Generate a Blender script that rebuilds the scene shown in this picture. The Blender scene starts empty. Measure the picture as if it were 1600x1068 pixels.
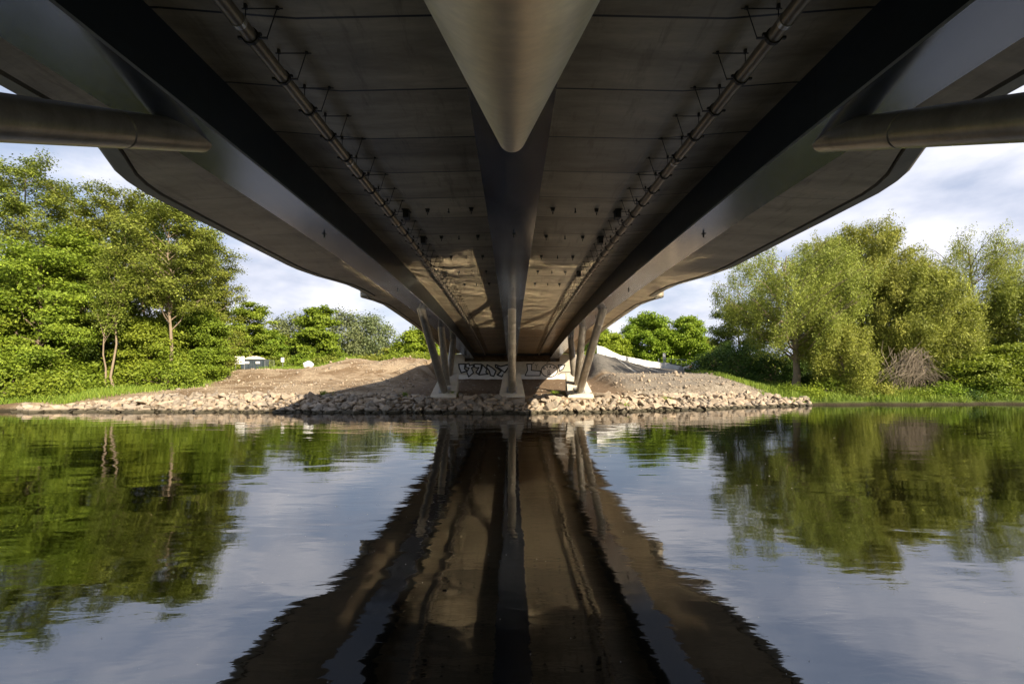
import bpy, bmesh, math, random
import numpy as np
from mathutils import Vector, Matrix, noise as mnoise

# ------------------------------------------------------------------ camera, sky, sun, exposure
S = bpy.context.scene
COL = S.collection
CZ = 2.6                     # eye height above the water
F = 711.0                    # focal length in photograph pixels
HY = 583.0                   # row of the horizon in the photograph
cam_d = bpy.data.cameras.new('camera')
cam = bpy.data.objects.new('camera', cam_d); COL.objects.link(cam)
cam.location = (0, 0, CZ); cam.rotation_euler = (math.radians(90), 0, 0)
cam_d.sensor_width = 36; cam_d.lens = 36 * F / 1600
cam_d.shift_y = (HY - 534) / 1600
cam_d.clip_start = 0.05; cam_d.clip_end = 3000
S.camera = cam

SUN = Vector((1.05, -1.2, 1.0)).normalized()
w = bpy.data.worlds.new('World'); S.world = w; w.use_nodes = True
nt = w.node_tree; nt.nodes.clear()
N = nt.nodes.new; LK = nt.links.new
out = N('ShaderNodeOutputWorld'); bg = N('ShaderNodeBackground'); bg.inputs['Strength'].default_value = 0.075
sky = N('ShaderNodeTexSky'); sky.sky_type = 'NISHITA'; sky.sun_disc = False
sky.sun_elevation = math.asin(SUN.z); sky.sun_rotation = math.atan2(SUN.x, SUN.y)
sky.air_density = 1.0; sky.dust_density = 1.5; sky.ozone_density = 1.0
tc = N('ShaderNodeTexCoord'); mp = N('ShaderNodeMapping'); mp.inputs['Scale'].default_value = (1.0, 1.0, 2.3)
mp.inputs['Location'].default_value = (3.1, 0.4, 0.35)
cn = N('ShaderNodeTexNoise'); cn.inputs['Scale'].default_value = 2.8; cn.inputs['Detail'].default_value = 8; cn.inputs['Roughness'].default_value = 0.55
cn.inputs['Distortion'].default_value = 0.25
cr = N('ShaderNodeValToRGB'); cr.color_ramp.elements[0].position = 0.40; cr.color_ramp.elements[1].position = 0.56
sep = N('ShaderNodeSeparateXYZ')
low = N('ShaderNodeMapRange'); low.inputs['From Min'].default_value = 0.27; low.inputs['From Max'].default_value = 0.62
low.inputs['To Min'].default_value = 1.0; low.inputs['To Max'].default_value = 0.30
mul = N('ShaderNodeMath'); mul.operation = 'MULTIPLY'
cn2 = N('ShaderNodeTexNoise'); cn2.inputs['Scale'].default_value = 5.2; cn2.inputs['Detail'].default_value = 6
cc = N('ShaderNodeValToRGB')
cc.color_ramp.elements[0].position = 0.35; cc.color_ramp.elements[0].color = (3.0, 3.4, 4.4, 1)
cc.color_ramp.elements[1].position = 0.62; cc.color_ramp.elements[1].color = (6.0, 6.0, 6.5, 1)
veil = N('ShaderNodeMixRGB'); veil.inputs['Fac'].default_value = 0.6; veil.inputs['Color2'].default_value = (2.8, 3.15, 4.1, 1)
mx = N('ShaderNodeMixRGB')
LK(tc.outputs['Generated'], mp.inputs['Vector']); LK(mp.outputs[0], cn.inputs['Vector']); LK(mp.outputs[0], cn2.inputs['Vector'])
LK(cn.outputs['Fac'], cr.inputs['Fac']); LK(tc.outputs['Generated'], sep.inputs[0]); LK(sep.outputs['Z'], low.inputs['Value'])
LK(cr.outputs['Color'], mul.inputs[0]); LK(low.outputs[0], mul.inputs[1])
LK(cn2.outputs['Fac'], cc.inputs['Fac'])
LK(sky.outputs[0], veil.inputs['Color1']); LK(veil.outputs[0], mx.inputs['Color1']); LK(cc.outputs[0], mx.inputs['Color2'])
LK(mul.outputs[0], mx.inputs['Fac']); LK(mx.outputs[0], bg.inputs['Color']); LK(bg.outputs[0], out.inputs['Surface'])

sd = bpy.data.lights.new('sun', 'SUN'); sd.energy = 5.0; sd.angle = math.radians(0.6); sd.color = (1.0, 0.86, 0.66)
so = bpy.data.objects.new('sun', sd); COL.objects.link(so)
so.rotation_euler = SUN.to_track_quat('Z', 'Y').to_euler(); so.location = (30, -40, 60)

S.view_settings.view_transform = 'Standard'; S.view_settings.look = 'None'
S.view_settings.exposure = 1.3; S.view_settings.gamma = 1.0
S.render.engine = 'CYCLES'
cy = S.cycles
cy.use_denoising = True; cy.max_bounces = 8; cy.diffuse_bounces = 4; cy.glossy_bounces = 4
cy.transmission_bounces = 4; cy.transparent_max_bounces = 8
cy.caustics_reflective = True; cy.caustics_refractive = False; cy.blur_glossy = 0.0; cy.use_guiding = True; cy.use_surface_guiding = True; cy.use_volume_guiding = False
cy.sample_clamp_indirect = 30.0

# ------------------------------------------------------------------ helpers
rng = np.random.default_rng(7)
random.seed(7)


def at(px, py, y):
    """point of the world seen at photo pixel (px,py) at distance y along the view"""
    return Vector(((px - 800) * y / F, y, CZ + (HY - py) * y / F))


def tag(o, label=None, cat=None, group=None, kind=None):
    if label: o['label'] = label
    if cat: o['category'] = cat
    if group: o['group'] = group
    if kind: o['kind'] = kind
    return o


def empty(name, loc=(0, 0, 0), rz=0, label=None, cat=None, group=None):
    o = bpy.data.objects.new(name, None); COL.objects.link(o)
    o.empty_display_size = 0.3
    o.location = loc; o.rotation_euler = (0, 0, rz)
    return tag(o, label, cat, group)


def link(name, me, mat=None, parent=None, loc=None):
    o = bpy.data.objects.new(name, me); COL.objects.link(o)
    if mat is not None and not me.materials: me.materials.append(mat)
    if parent is not None: o.parent = parent
    if loc is not None: o.location = loc
    return o


class MB:
    """collects shapes for one mesh"""
    def __init__(s): s.v = []; s.f = []
    def add(s, vs, fs):
        n = len(s.v); s.v.extend([tuple(v) for v in vs]); s.f.extend([tuple(i + n for i in f) for f in fs]); return s
    def box(s, c, d, R=None):
        c = Vector(c); h = Vector(d) / 2
        vs = [Vector((x * h.x, y * h.y, z * h.z)) for x in (-1, 1) for y in (-1, 1) for z in (-1, 1)]
        if R is not None: vs = [R @ v for v in vs]
        return s.add([v + c for v in vs], [(0, 1, 3, 2), (4, 6, 7, 5), (0, 4, 5, 1), (2, 3, 7, 6), (0, 2, 6, 4), (1, 5, 7, 3)])
    def tube(s, pts, rad, n=12, cap=True):
        pts = [Vector(p) for p in pts]
        if not hasattr(rad, '__len__'): rad = [rad] * len(pts)
        vs = []; m = len(pts)
        t0 = (pts[1] - pts[0]).normalized()
        a = t0.cross(Vector((0.3, 0.9, 0.1)) if abs(t0.z) > 0.8 else Vector((0, 0, 1))).normalized()
        for i, p in enumerate(pts):
            t = (pts[min(i + 1, m - 1)] - pts[max(i - 1, 0)])
            t = t.normalized() if t.length > 1e-9 else t0
            a = (a - t * a.dot(t)).normalized(); b = t.cross(a)
            for k in range(n):
                q = 2 * math.pi * k / n
                vs.append(p + (a * math.cos(q) + b * math.sin(q)) * rad[i])
        fs = [(i * n + k, i * n + (k + 1) % n, (i + 1) * n + (k + 1) % n, (i + 1) * n + k) for i in range(m - 1) for k in range(n)]
        if cap: fs += [tuple(range(n))[::-1], tuple((m - 1) * n + k for k in range(n))]
        return s.add(vs, fs)
    def prism(s, poly, y0, y1):
        """polygon in (x,z) extruded from y0 to y1"""
        n = len(poly)
        vs = [(x, y0, z) for x, z in poly] + [(x, y1, z) for x, z in poly]
        fs = [tuple(range(n)), tuple(range(n, 2 * n))[::-1]] + [(k, k + n, (k + 1) % n + n, (k + 1) % n) for k in range(n)]
        return s.add(vs, fs)
    def mesh(s, name, smooth=False):
        me = bpy.data.meshes.new(name); me.from_pydata(s.v, [], s.f); me.update()
        bm = bmesh.new(); bm.from_mesh(me); bmesh.ops.recalc_face_normals(bm, faces=bm.faces); bm.to_mesh(me); bm.free()
        if smooth:
            me.polygons.foreach_set('use_smooth', [True] * len(me.polygons))
            try: me.set_sharp_from_angle(angle=math.radians(40))
            except Exception: pass
        return me
    def build(s, name, mat, parent=None, smooth=False):
        return link(name, s.mesh(name, smooth), mat, parent)


def fast_mesh(name, V, Q, attr=None, smooth=False):
    """V (n,3), Q (m,4 or 3) numpy; attr = {name: per-face floats}"""
    me = bpy.data.meshes.new(name)
    V = np.asarray(V, np.float32); Q = np.asarray(Q, np.int32); m, k = Q.shape
    me.vertices.add(len(V)); me.vertices.foreach_set('co', V.ravel())
    me.loops.add(m * k); me.loops.foreach_set('vertex_index', Q.ravel())
    me.polygons.add(m); me.polygons.foreach_set('loop_start', np.arange(0, m * k, k, dtype=np.int32))
    try: me.polygons.foreach_set('loop_total', np.full(m, k, np.int32))
    except Exception: pass
    if smooth: me.polygons.foreach_set('use_smooth', np.ones(m, bool))
    me.update(calc_edges=True); me.validate()
    for nme, (dom, vals) in (attr or {}).items():
        a = me.attributes.new(nme, 'FLOAT', dom); a.data.foreach_set('value', np.asarray(vals, np.float32))
    return me


# ------------------------------------------------------------------ materials
def new_mat(name):
    m = bpy.data.materials.new(name); m.use_nodes = True
    t = m.node_tree; p = t.nodes['Principled BSDF']
    return m, t, p


def ramp(t, a, b, p0=0.3, p1=0.7):
    r = t.nodes.new('ShaderNodeValToRGB'); r.color_ramp.elements[0].position = p0; r.color_ramp.elements[1].position = p1
    r.color_ramp.elements[0].color = (*a, 1); r.color_ramp.elements[1].color = (*b, 1); return r


def noise(t, vec, scale, detail=5, rough=0.6, dist=0.0):
    n = t.nodes.new('ShaderNodeTexNoise'); n.inputs['Scale'].default_value = scale; n.inputs['Detail'].default_value = detail
    n.inputs['Roughness'].default_value = rough; n.inputs['Distortion'].default_value = dist
    t.links.new(vec, n.inputs['Vector']); return n


def vec(t, scale=(1, 1, 1), kind='Object'):
    c = t.nodes.new('ShaderNodeTexCoord'); m = t.nodes.new('ShaderNodeMapping'); m.inputs['Scale'].default_value = scale
    t.links.new(c.outputs[kind], m.inputs['Vector']); return m.outputs[0]


def mixc(t, fac, a, b, mode='MIX'):
    m = t.nodes.new('ShaderNodeMixRGB'); m.blend_type = mode
    for s, v in (('Fac', fac), ('Color1', a), ('Color2', b)):
        if isinstance(v, (int, float)): m.inputs[s].default_value = v
        elif isinstance(v, tuple): m.inputs[s].default_value = (*v[:3], 1)
        else: t.links.new(v, m.inputs[s])
    return m.outputs[0]


def bump(t, p, h, strength, dist=0.02):
    b = t.nodes.new('ShaderNodeBump'); b.inputs['Strength'].default_value = strength; b.inputs['Distance'].default_value = dist
    t.links.new(h, b.inputs['Height']); t.links.new(b.outputs[0], p.inputs['Normal']); return b


def surf(name, c1, c2, rough=0.7, scale=1.0, stretch=(1, 1, 1), metal=0.0, bmp=0.15, bscale=25, detail2=None, rvar=0.15, joints=None, jcol=(0.01, 0.009, 0.008), spec=0.5):
    """mottled procedural surface; joints = (axis, pitch, width) dark joint lines of the material"""
    m, t, p = new_mat(name)
    v = vec(t, stretch)
    n1 = noise(t, v, scale, 8, 0.65, 0.3); r = ramp(t, c1, c2); t.links.new(n1.outputs['Fac'], r.inputs['Fac'])
    col = r.outputs[0]
    n2 = noise(t, v, scale * 9, 6, 0.7); r2 = ramp(t, (0.72, 0.72, 0.72), (1.2, 1.2, 1.2), 0.25, 0.75); t.links.new(n2.outputs['Fac'], r2.inputs['Fac'])
    col = mixc(t, 0.6, col, r2.outputs[0], 'MULTIPLY')
    if joints:
        sp = t.nodes.new('ShaderNodeSeparateXYZ'); c = t.nodes.new('ShaderNodeTexCoord'); t.links.new(c.outputs['Object'], sp.inputs[0])
        a = t.nodes.new('ShaderNodeMath'); a.operation = 'PINGPONG'; a.inputs[1].default_value = joints[1] / 2
        o = t.nodes.new('ShaderNodeMath'); o.operation = 'ADD'; o.inputs[1].default_value = joints[3] + 1000 * joints[1]
        t.links.new(sp.outputs[joints[0]], o.inputs[0]); t.links.new(o.outputs[0], a.inputs[0])
        l = t.nodes.new('ShaderNodeMath'); l.operation = 'LESS_THAN'; l.inputs[1].default_value = joints[2]
        t.links.new(a.outputs[0], l.inputs[0])
        fl = t.nodes.new('ShaderNodeMath'); fl.operation = 'DIVIDE'; fl.inputs[1].default_value = joints[1]; t.links.new(o.outputs[0], fl.inputs[0])
        ff = t.nodes.new('ShaderNodeMath'); ff.operation = 'FLOOR'; t.links.new(fl.outputs[0], ff.inputs[0])
        wn = t.nodes.new('ShaderNodeTexWhiteNoise'); wn.noise_dimensions = '1D'; t.links.new(ff.outputs[0], wn.inputs['W'])
        rp = ramp(t, (0.78, 0.78, 0.80), (1.16, 1.14, 1.10), 0.0, 1.0); t.links.new(wn.outputs['Value'], rp.inputs['Fac'])
        col = mixc(t, 1.0, col, rp.outputs[0], 'MULTIPLY')
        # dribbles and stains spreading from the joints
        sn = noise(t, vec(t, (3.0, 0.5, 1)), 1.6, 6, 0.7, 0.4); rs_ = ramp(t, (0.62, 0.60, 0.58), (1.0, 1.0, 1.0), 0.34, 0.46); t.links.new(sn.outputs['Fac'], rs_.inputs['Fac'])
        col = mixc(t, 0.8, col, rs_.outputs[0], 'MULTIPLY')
        col = mixc(t, l.outputs[0], col, jcol)
    t.links.new(col, p.inputs['Base Color'])
    rr = t.nodes.new('ShaderNodeMapRange'); rr.inputs['To Min'].default_value = max(0.03, rough - rvar); rr.inputs['To Max'].default_value = min(1, rough + rvar)
    t.links.new(n2.outputs['Fac'], rr.inputs['Value']); t.links.new(rr.outputs[0], p.inputs['Roughness'])
    p.inputs['Metallic'].default_value = metal; p.inputs['Specular IOR Level'].default_value = spec
    n3 = noise(t, v, bscale, 6, 0.6); bump(t, p, n3.outputs['Fac'], bmp)
    return m


M = {}
M['soffit'] = surf('soffit_concrete', (0.20, 0.16, 0.10), (0.49, 0.41, 0.275), 0.42, 0.9, (0.45, 1.9, 1), bmp=0.12, joints=('Y', 1.5, 0.018, 1.5 - 1.22), jcol=(0.012, 0.010, 0.008))  # weathered tone, streaked crosswise to imitate ripple light off the water
M['cantilever'] = surf('cantilever_concrete', (0.24, 0.19, 0.115), (0.46, 0.37, 0.24), 0.55, 0.9, (0.5, 1.6, 1), bmp=0.12, joints=('Y', 3.0, 0.008, 0.4), jcol=(0.05, 0.04, 0.028))  # weathering with crosswise streaks that also stand in for water light
M['edge'] = surf('edge_concrete', (0.17, 0.145, 0.10), (0.26, 0.225, 0.16), 0.7, 0.8, (1.5, 0.6, 1), bmp=0.12)
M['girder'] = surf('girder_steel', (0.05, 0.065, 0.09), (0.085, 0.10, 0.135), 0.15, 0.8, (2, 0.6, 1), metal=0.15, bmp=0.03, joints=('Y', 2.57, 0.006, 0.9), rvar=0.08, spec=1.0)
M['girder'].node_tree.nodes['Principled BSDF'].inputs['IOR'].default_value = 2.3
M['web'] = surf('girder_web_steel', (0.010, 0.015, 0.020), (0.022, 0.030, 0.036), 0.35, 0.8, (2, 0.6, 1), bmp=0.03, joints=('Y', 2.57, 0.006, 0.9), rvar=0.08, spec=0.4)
M['tube'] = surf('tube_steel', (0.78, 0.71, 0.58), (0.95, 0.88, 0.74), 0.34, 2.5, (1, 1, 0.5), metal=0.9, bmp=0.06, bscale=30, rvar=0.1)  # same steel as the other legs, brightened to paint in its reflections
M['strut'] = surf('strut_steel', (0.20, 0.175, 0.14), (0.33, 0.295, 0.24), 0.34, 2.5, (1, 1, 0.5), metal=0.5, bmp=0.06, bscale=30, rvar=0.1)  # same steel as the near centre tube, darkened to paint in shade
M['pipe'] = surf('pipe_steel', (0.22, 0.18, 0.13), (0.33, 0.28, 0.21), 0.38, 1.2, metal=0.6, bmp=0.05)
M['bright'] = surf('clamp_steel', (0.45, 0.43, 0.40), (0.6, 0.57, 0.52), 0.35, 4, metal=0.8, bmp=0.02)
M['darksteel'] = surf('dark_steel', (0.03, 0.028, 0.025), (0.06, 0.055, 0.05), 0.5, 4, metal=0.3, bmp=0.05)
M['footing'] = surf('pale_concrete', (0.42, 0.385, 0.32), (0.55, 0.51, 0.43), 0.8, 1.2, bmp=0.2, bscale=14)
M['abutment'] = surf('abutment_concrete', (0.38, 0.34, 0.27), (0.55, 0.50, 0.42), 0.8, 0.8, bmp=0.2, bscale=14)
M['whitewash'] = surf('whitewash', (0.62, 0.60, 0.57), (0.78, 0.76, 0.72), 0.8, 1.5, bmp=0.1)
M['silver'] = surf('silver_spray', (0.50, 0.51, 0.54), (0.66, 0.67, 0.70), 0.5, 3, bmp=0.05)
M['blackspray'] = surf('black_spray', (0.012, 0.012, 0.014), (0.03, 0.03, 0.03), 0.6, 3, bmp=0.05)
M['white'] = surf('white_paint', (0.74, 0.74, 0.73), (0.84, 0.84, 0.83), 0.5, 1.5, bmp=0.03)
M['cloth'] = surf('white_fleece', (0.62, 0.62, 0.62), (0.82, 0.82, 0.80), 0.85, 1.3, (1, 1, 2), bmp=0.5, bscale=6)
M['greysteel'] = surf('galvanised', (0.30, 0.31, 0.32), (0.42, 0.43, 0.44), 0.45, 3, metal=0.5, bmp=0.03)
M['darkblue'] = surf('dark_blue_paint', (0.035, 0.05, 0.065), (0.07, 0.09, 0.105), 0.5, 2, bmp=0.05)
M['tarp'] = surf('pinkish_tarp', (0.55, 0.42, 0.33), (0.68, 0.56, 0.47), 0.8, 2, bmp=0.3, bscale=6)
M['orange'] = surf('orange_plastic', (0.65, 0.20, 0.02), (0.75, 0.30, 0.04), 0.5, 3, bmp=0.03)
M['bluewhite'] = surf('pale_blue_panel', (0.35, 0.45, 0.55), (0.55, 0.62, 0.70), 0.5, 2, bmp=0.03)
M['glass'] = surf('vehicle_glass', (0.02, 0.025, 0.03), (0.03, 0.035, 0.04), 0.1, 2, bmp=0.0, rvar=0.02)
M['rock'] = surf('riprap_stone', (0.23, 0.19, 0.145), (0.39, 0.33, 0.26), 0.85, 2.2, bmp=0.5, bscale=9)
M['bark'] = surf('bark', (0.10, 0.075, 0.05), (0.20, 0.15, 0.10), 0.9, 3, (3, 3, 0.6), bmp=0.7, bscale=12)
M['palebark'] = surf('pale_bark', (0.17, 0.13, 0.085), (0.28, 0.215, 0.15), 0.9, 3, (3, 3, 0.6), bmp=0.6, bscale=12)
M['twig'] = surf('dry_twig', (0.16, 0.13, 0.09), (0.27, 0.22, 0.16), 0.9, 3, bmp=0.2)


def rock_material():
    m = M['rock']; t = m.node_tree; p = t.nodes['Principled BSDF']
    src = p.inputs['Base Color'].links[0].from_socket
    oi = t.nodes.new('ShaderNodeObjectInfo'); at_ = t.nodes.new('ShaderNodeAttribute'); at_.attribute_name = 'tint'
    ad = t.nodes.new('ShaderNodeMath'); ad.operation = 'ADD'; t.links.new(oi.outputs['Random'], ad.inputs[0]); t.links.new(at_.outputs['Fac'], ad.inputs[1])
    fr = t.nodes.new('ShaderNodeMath'); fr.operation = 'FRACT'; t.links.new(ad.outputs[0], fr.inputs[0])
    r = ramp(t, (0.66, 0.68, 0.70), (1.22, 1.14, 1.04), 0.0, 1.0); t.links.new(fr.outputs[0], r.inputs['Fac'])
    c = mixc(t, 1.0, src, r.outputs[0], 'MULTIPLY')
    # the wet, algae-dark foot of the bank
    g = t.nodes.new('ShaderNodeNewGeometry'); sp = t.nodes.new('ShaderNodeSeparateXYZ'); t.links.new(g.outputs['Position'], sp.inputs[0])
    mr = t.nodes.new('ShaderNodeMapRange'); mr.inputs['From Min'].default_value = 0.10; mr.inputs['From Max'].default_value = 0.22
    t.links.new(sp.outputs['Z'], mr.inputs['Value'])
    c = mixc(t, mr.outputs[0], (0.045, 0.038, 0.02), c)
    t.links.new(c, p.inputs['Base Color'])
rock_material()


def leaf_mat(name, dark, light, trans=0.35):
    m, t, p = new_mat(name)
    a = t.nodes.new('ShaderNodeAttribute'); a.attribute_name = 'tint'
    r = ramp(t, dark, light, 0.0, 1.0); t.links.new(a.outputs['Fac'], r.inputs['Fac'])
    oi = t.nodes.new('ShaderNodeObjectInfo')
    hs = t.nodes.new('ShaderNodeHueSaturation'); t.links.new(r.outputs[0], hs.inputs['Color'])
    mr = t.nodes.new('ShaderNodeMapRange'); mr.inputs['To Min'].default_value = 0.488; mr.inputs['To Max'].default_value = 0.512
    t.links.new(oi.outputs['Random'], mr.inputs['Value']); t.links.new(mr.outputs[0], hs.inputs['Hue'])
    t.links.new(hs.outputs[0], p.inputs['Base Color'])
    p.inputs['Roughness'].default_value = 0.6; p.inputs['Specular IOR Level'].default_value = 0.25
    tr = t.nodes.new('ShaderNodeBsdfTranslucent'); t.links.new(hs.outputs[0], tr.inputs['Color'])
    mx_ = t.nodes.new('ShaderNodeMixShader'); mx_.inputs[0].default_value = trans
    o = t.nodes['Material Output']
    t.links.new(p.outputs[0], mx_.inputs[1]); t.links.new(tr.outputs[0], mx_.inputs[2]); t.links.new(mx_.outputs[0], o.inputs['Surface'])
    return m


M['maple'] = leaf_mat('maple_leaf', (0.085, 0.14, 0.010), (0.25, 0.32, 0.03))
M['alder'] = leaf_mat('alder_leaf', (0.085, 0.12, 0.012), (0.26, 0.29, 0.045))
M['lime'] = leaf_mat('lime_leaf', (0.13, 0.20, 0.012), (0.28, 0.36, 0.03))
M['willow'] = leaf_mat('willow_leaf', (0.125, 0.155, 0.018), (0.34, 0.37, 0.065))
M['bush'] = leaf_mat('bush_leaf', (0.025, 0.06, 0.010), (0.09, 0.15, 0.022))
M['poplar'] = leaf_mat('poplar_leaf', (0.10, 0.14, 0.05), (0.23, 0.26, 0.12))
M['grass'] = leaf_mat('grass_blade', (0.09, 0.16, 0.015), (0.26, 0.33, 0.045), 0.25)

# ------------------------------------------------------------------ ground and water
SHX = np.array([-400, -60, -33, 0, 5, 13, 24, 42, 80, 400.])
SHY = np.array([31, 31, 30.8, 29.8, 29.9, 32.6, 37.0, 38.0, 38.5, 40.])
def sst(a, b, x):
    t = np.clip((x - a) / (b - a), 0, 1); return t * t * (3 - 2 * t)
def shore(x):
    x = np.asarray(x, float); wob = 0.35 * np.sin(0.9 * x) * np.cos(0.37 * x + 1) + 0.18 * np.sin(2.7 * x + 2)
    return np.interp(x, SHX, SHY) + wob * (sst(23, 27, x) + sst(32, 36, -x) + 0.25)



def vnoise(x, y, f, seed):
    """cheap smooth noise on arrays"""
    r = np.random.default_rng(seed); s = 0
    for k in range(5):
        a = r.uniform(0, 6.28); ff = f * (1.0 + 0.37 * k)
        s = s + np.sin(ff * (x * math.cos(a) + y * math.sin(a)) + r.uniform(0, 6.28) + 1.3 * np.sin(ff * 0.6 * (x * math.sin(a) - y * math.cos(a))))
    return s / 5


def ground(x, y):
    x = np.asarray(x, float); y = np.asarray(y, float)
    sh = shore(x); d = y - sh
    rip = np.interp(d, [-8, -3, 0, 3, 4], [-1.6, -1.0, -0.1, 0.82, 0.98])
    nat = np.interp(d, [-8, -3, 0, 0.5, 2, 8, 20, 60, 400], [-1.6, -1.0, -0.05, 0.32, 0.6, 1.2, 2.2, 2.9, 3.2])
    zc = np.where(d > 4, 0.98 + 0.92 * np.clip((y - 34) / 21, 0, 1), rip)
    zl = np.where(d > 4, np.interp(y, [34, 40, 46, 52, 56, 60, 100, 400], [0.98, 1.36, 1.85, 3.02, 3.1, 3.12, 3.0, 3.2]), rip)
    ml = 1.12 * sst(-25.5, -19, x + 0.8 * vnoise(x, y, 0.9, 3)) * sst(48, 57, y) * (1 - sst(66, 76, y)) * (1 + 0.14 * vnoise(x, y, 0.55, 5))
    ml = ml + (0.3 * np.exp(-((x + 20.5) / 2.3) ** 2) + 0.35 * np.exp(-((x + 13.5) / 1.8) ** 2) - 0.25 * np.exp(-((x + 17) / 1.0) ** 2)) * sst(52, 56.5, y) * (1 - sst(59, 64, y))
    ml = ml + 0.3 * sst(-12.5, -9.2, x) * sst(48, 56, y)
    zl = zl + ml * (x < 0)
    zr = np.where(d > 4, np.interp(y, [34, 38, 46, 52, 60, 100, 400], [0.98, 1.6, 2.58, 2.62, 2.9, 3.0, 3.2]), rip)
    zcr = np.interp(x, [8, 10.6, 13.6, 18, 24, 30], [5.15, 5.05, 4.45, 3.5, 3.1, 2.9]); yc = np.interp(x, [8, 10.6, 24], [55.2, 56, 66])
    rise = np.clip((y - (yc - 5.5)) / 5.2, 0, 1)
    mr = zr + (zcr - zr) * rise
    mr = np.where(y > yc + 6, mr + (3.0 - mr) * sst(6, 20, y - yc), mr)
    zr = np.maximum(zr, mr)
    wr = sst(8.3, 10.3, x); wl = sst(8.6, 11.0, -x)
    z = zc * (1 - wr - wl) + zr * wr + zl * wl
    z = np.where((np.abs(x) < 11) & (y > 55.35), np.maximum(z, 4.75 - 0.9 * sst(9, 11, np.abs(x))), z)
    nr = sst(18.5, 25, x + 0.45 * (42 - y) * 0.4); nl = sst(31, 38, -x + (46 - y) * 0.15)
    z = z * (1 - nr) + nat * nr; z = z * (1 - nl) + nat * nl
    bankf = 0.75 + 0.45 * vnoise(x, y * 0.3, 1.1, 31); offr = np.clip(nr + nl, 0, 1) * (1 - sst(2, 5, d)) * (d > 0)
    z = z * (1 - offr) + z * np.clip(bankf, 0.3, 1.3) * offr
    land = sst(3, 6, d)
    z = z + land * (0.05 * vnoise(x, y, 1.7, 11) + 0.03 * vnoise(x, y, 4.1, 12))
    # near bank, behind and under the camera
    dn = 1.2 - y
    zn = np.interp(dn, [-6, -3, 0, 1.2, 5, 30, 400], [-1.6, -1.0, 0, 0.8, 1.5, 2.4, 3.0])
    return np.where(y < 8, zn, z)


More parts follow.
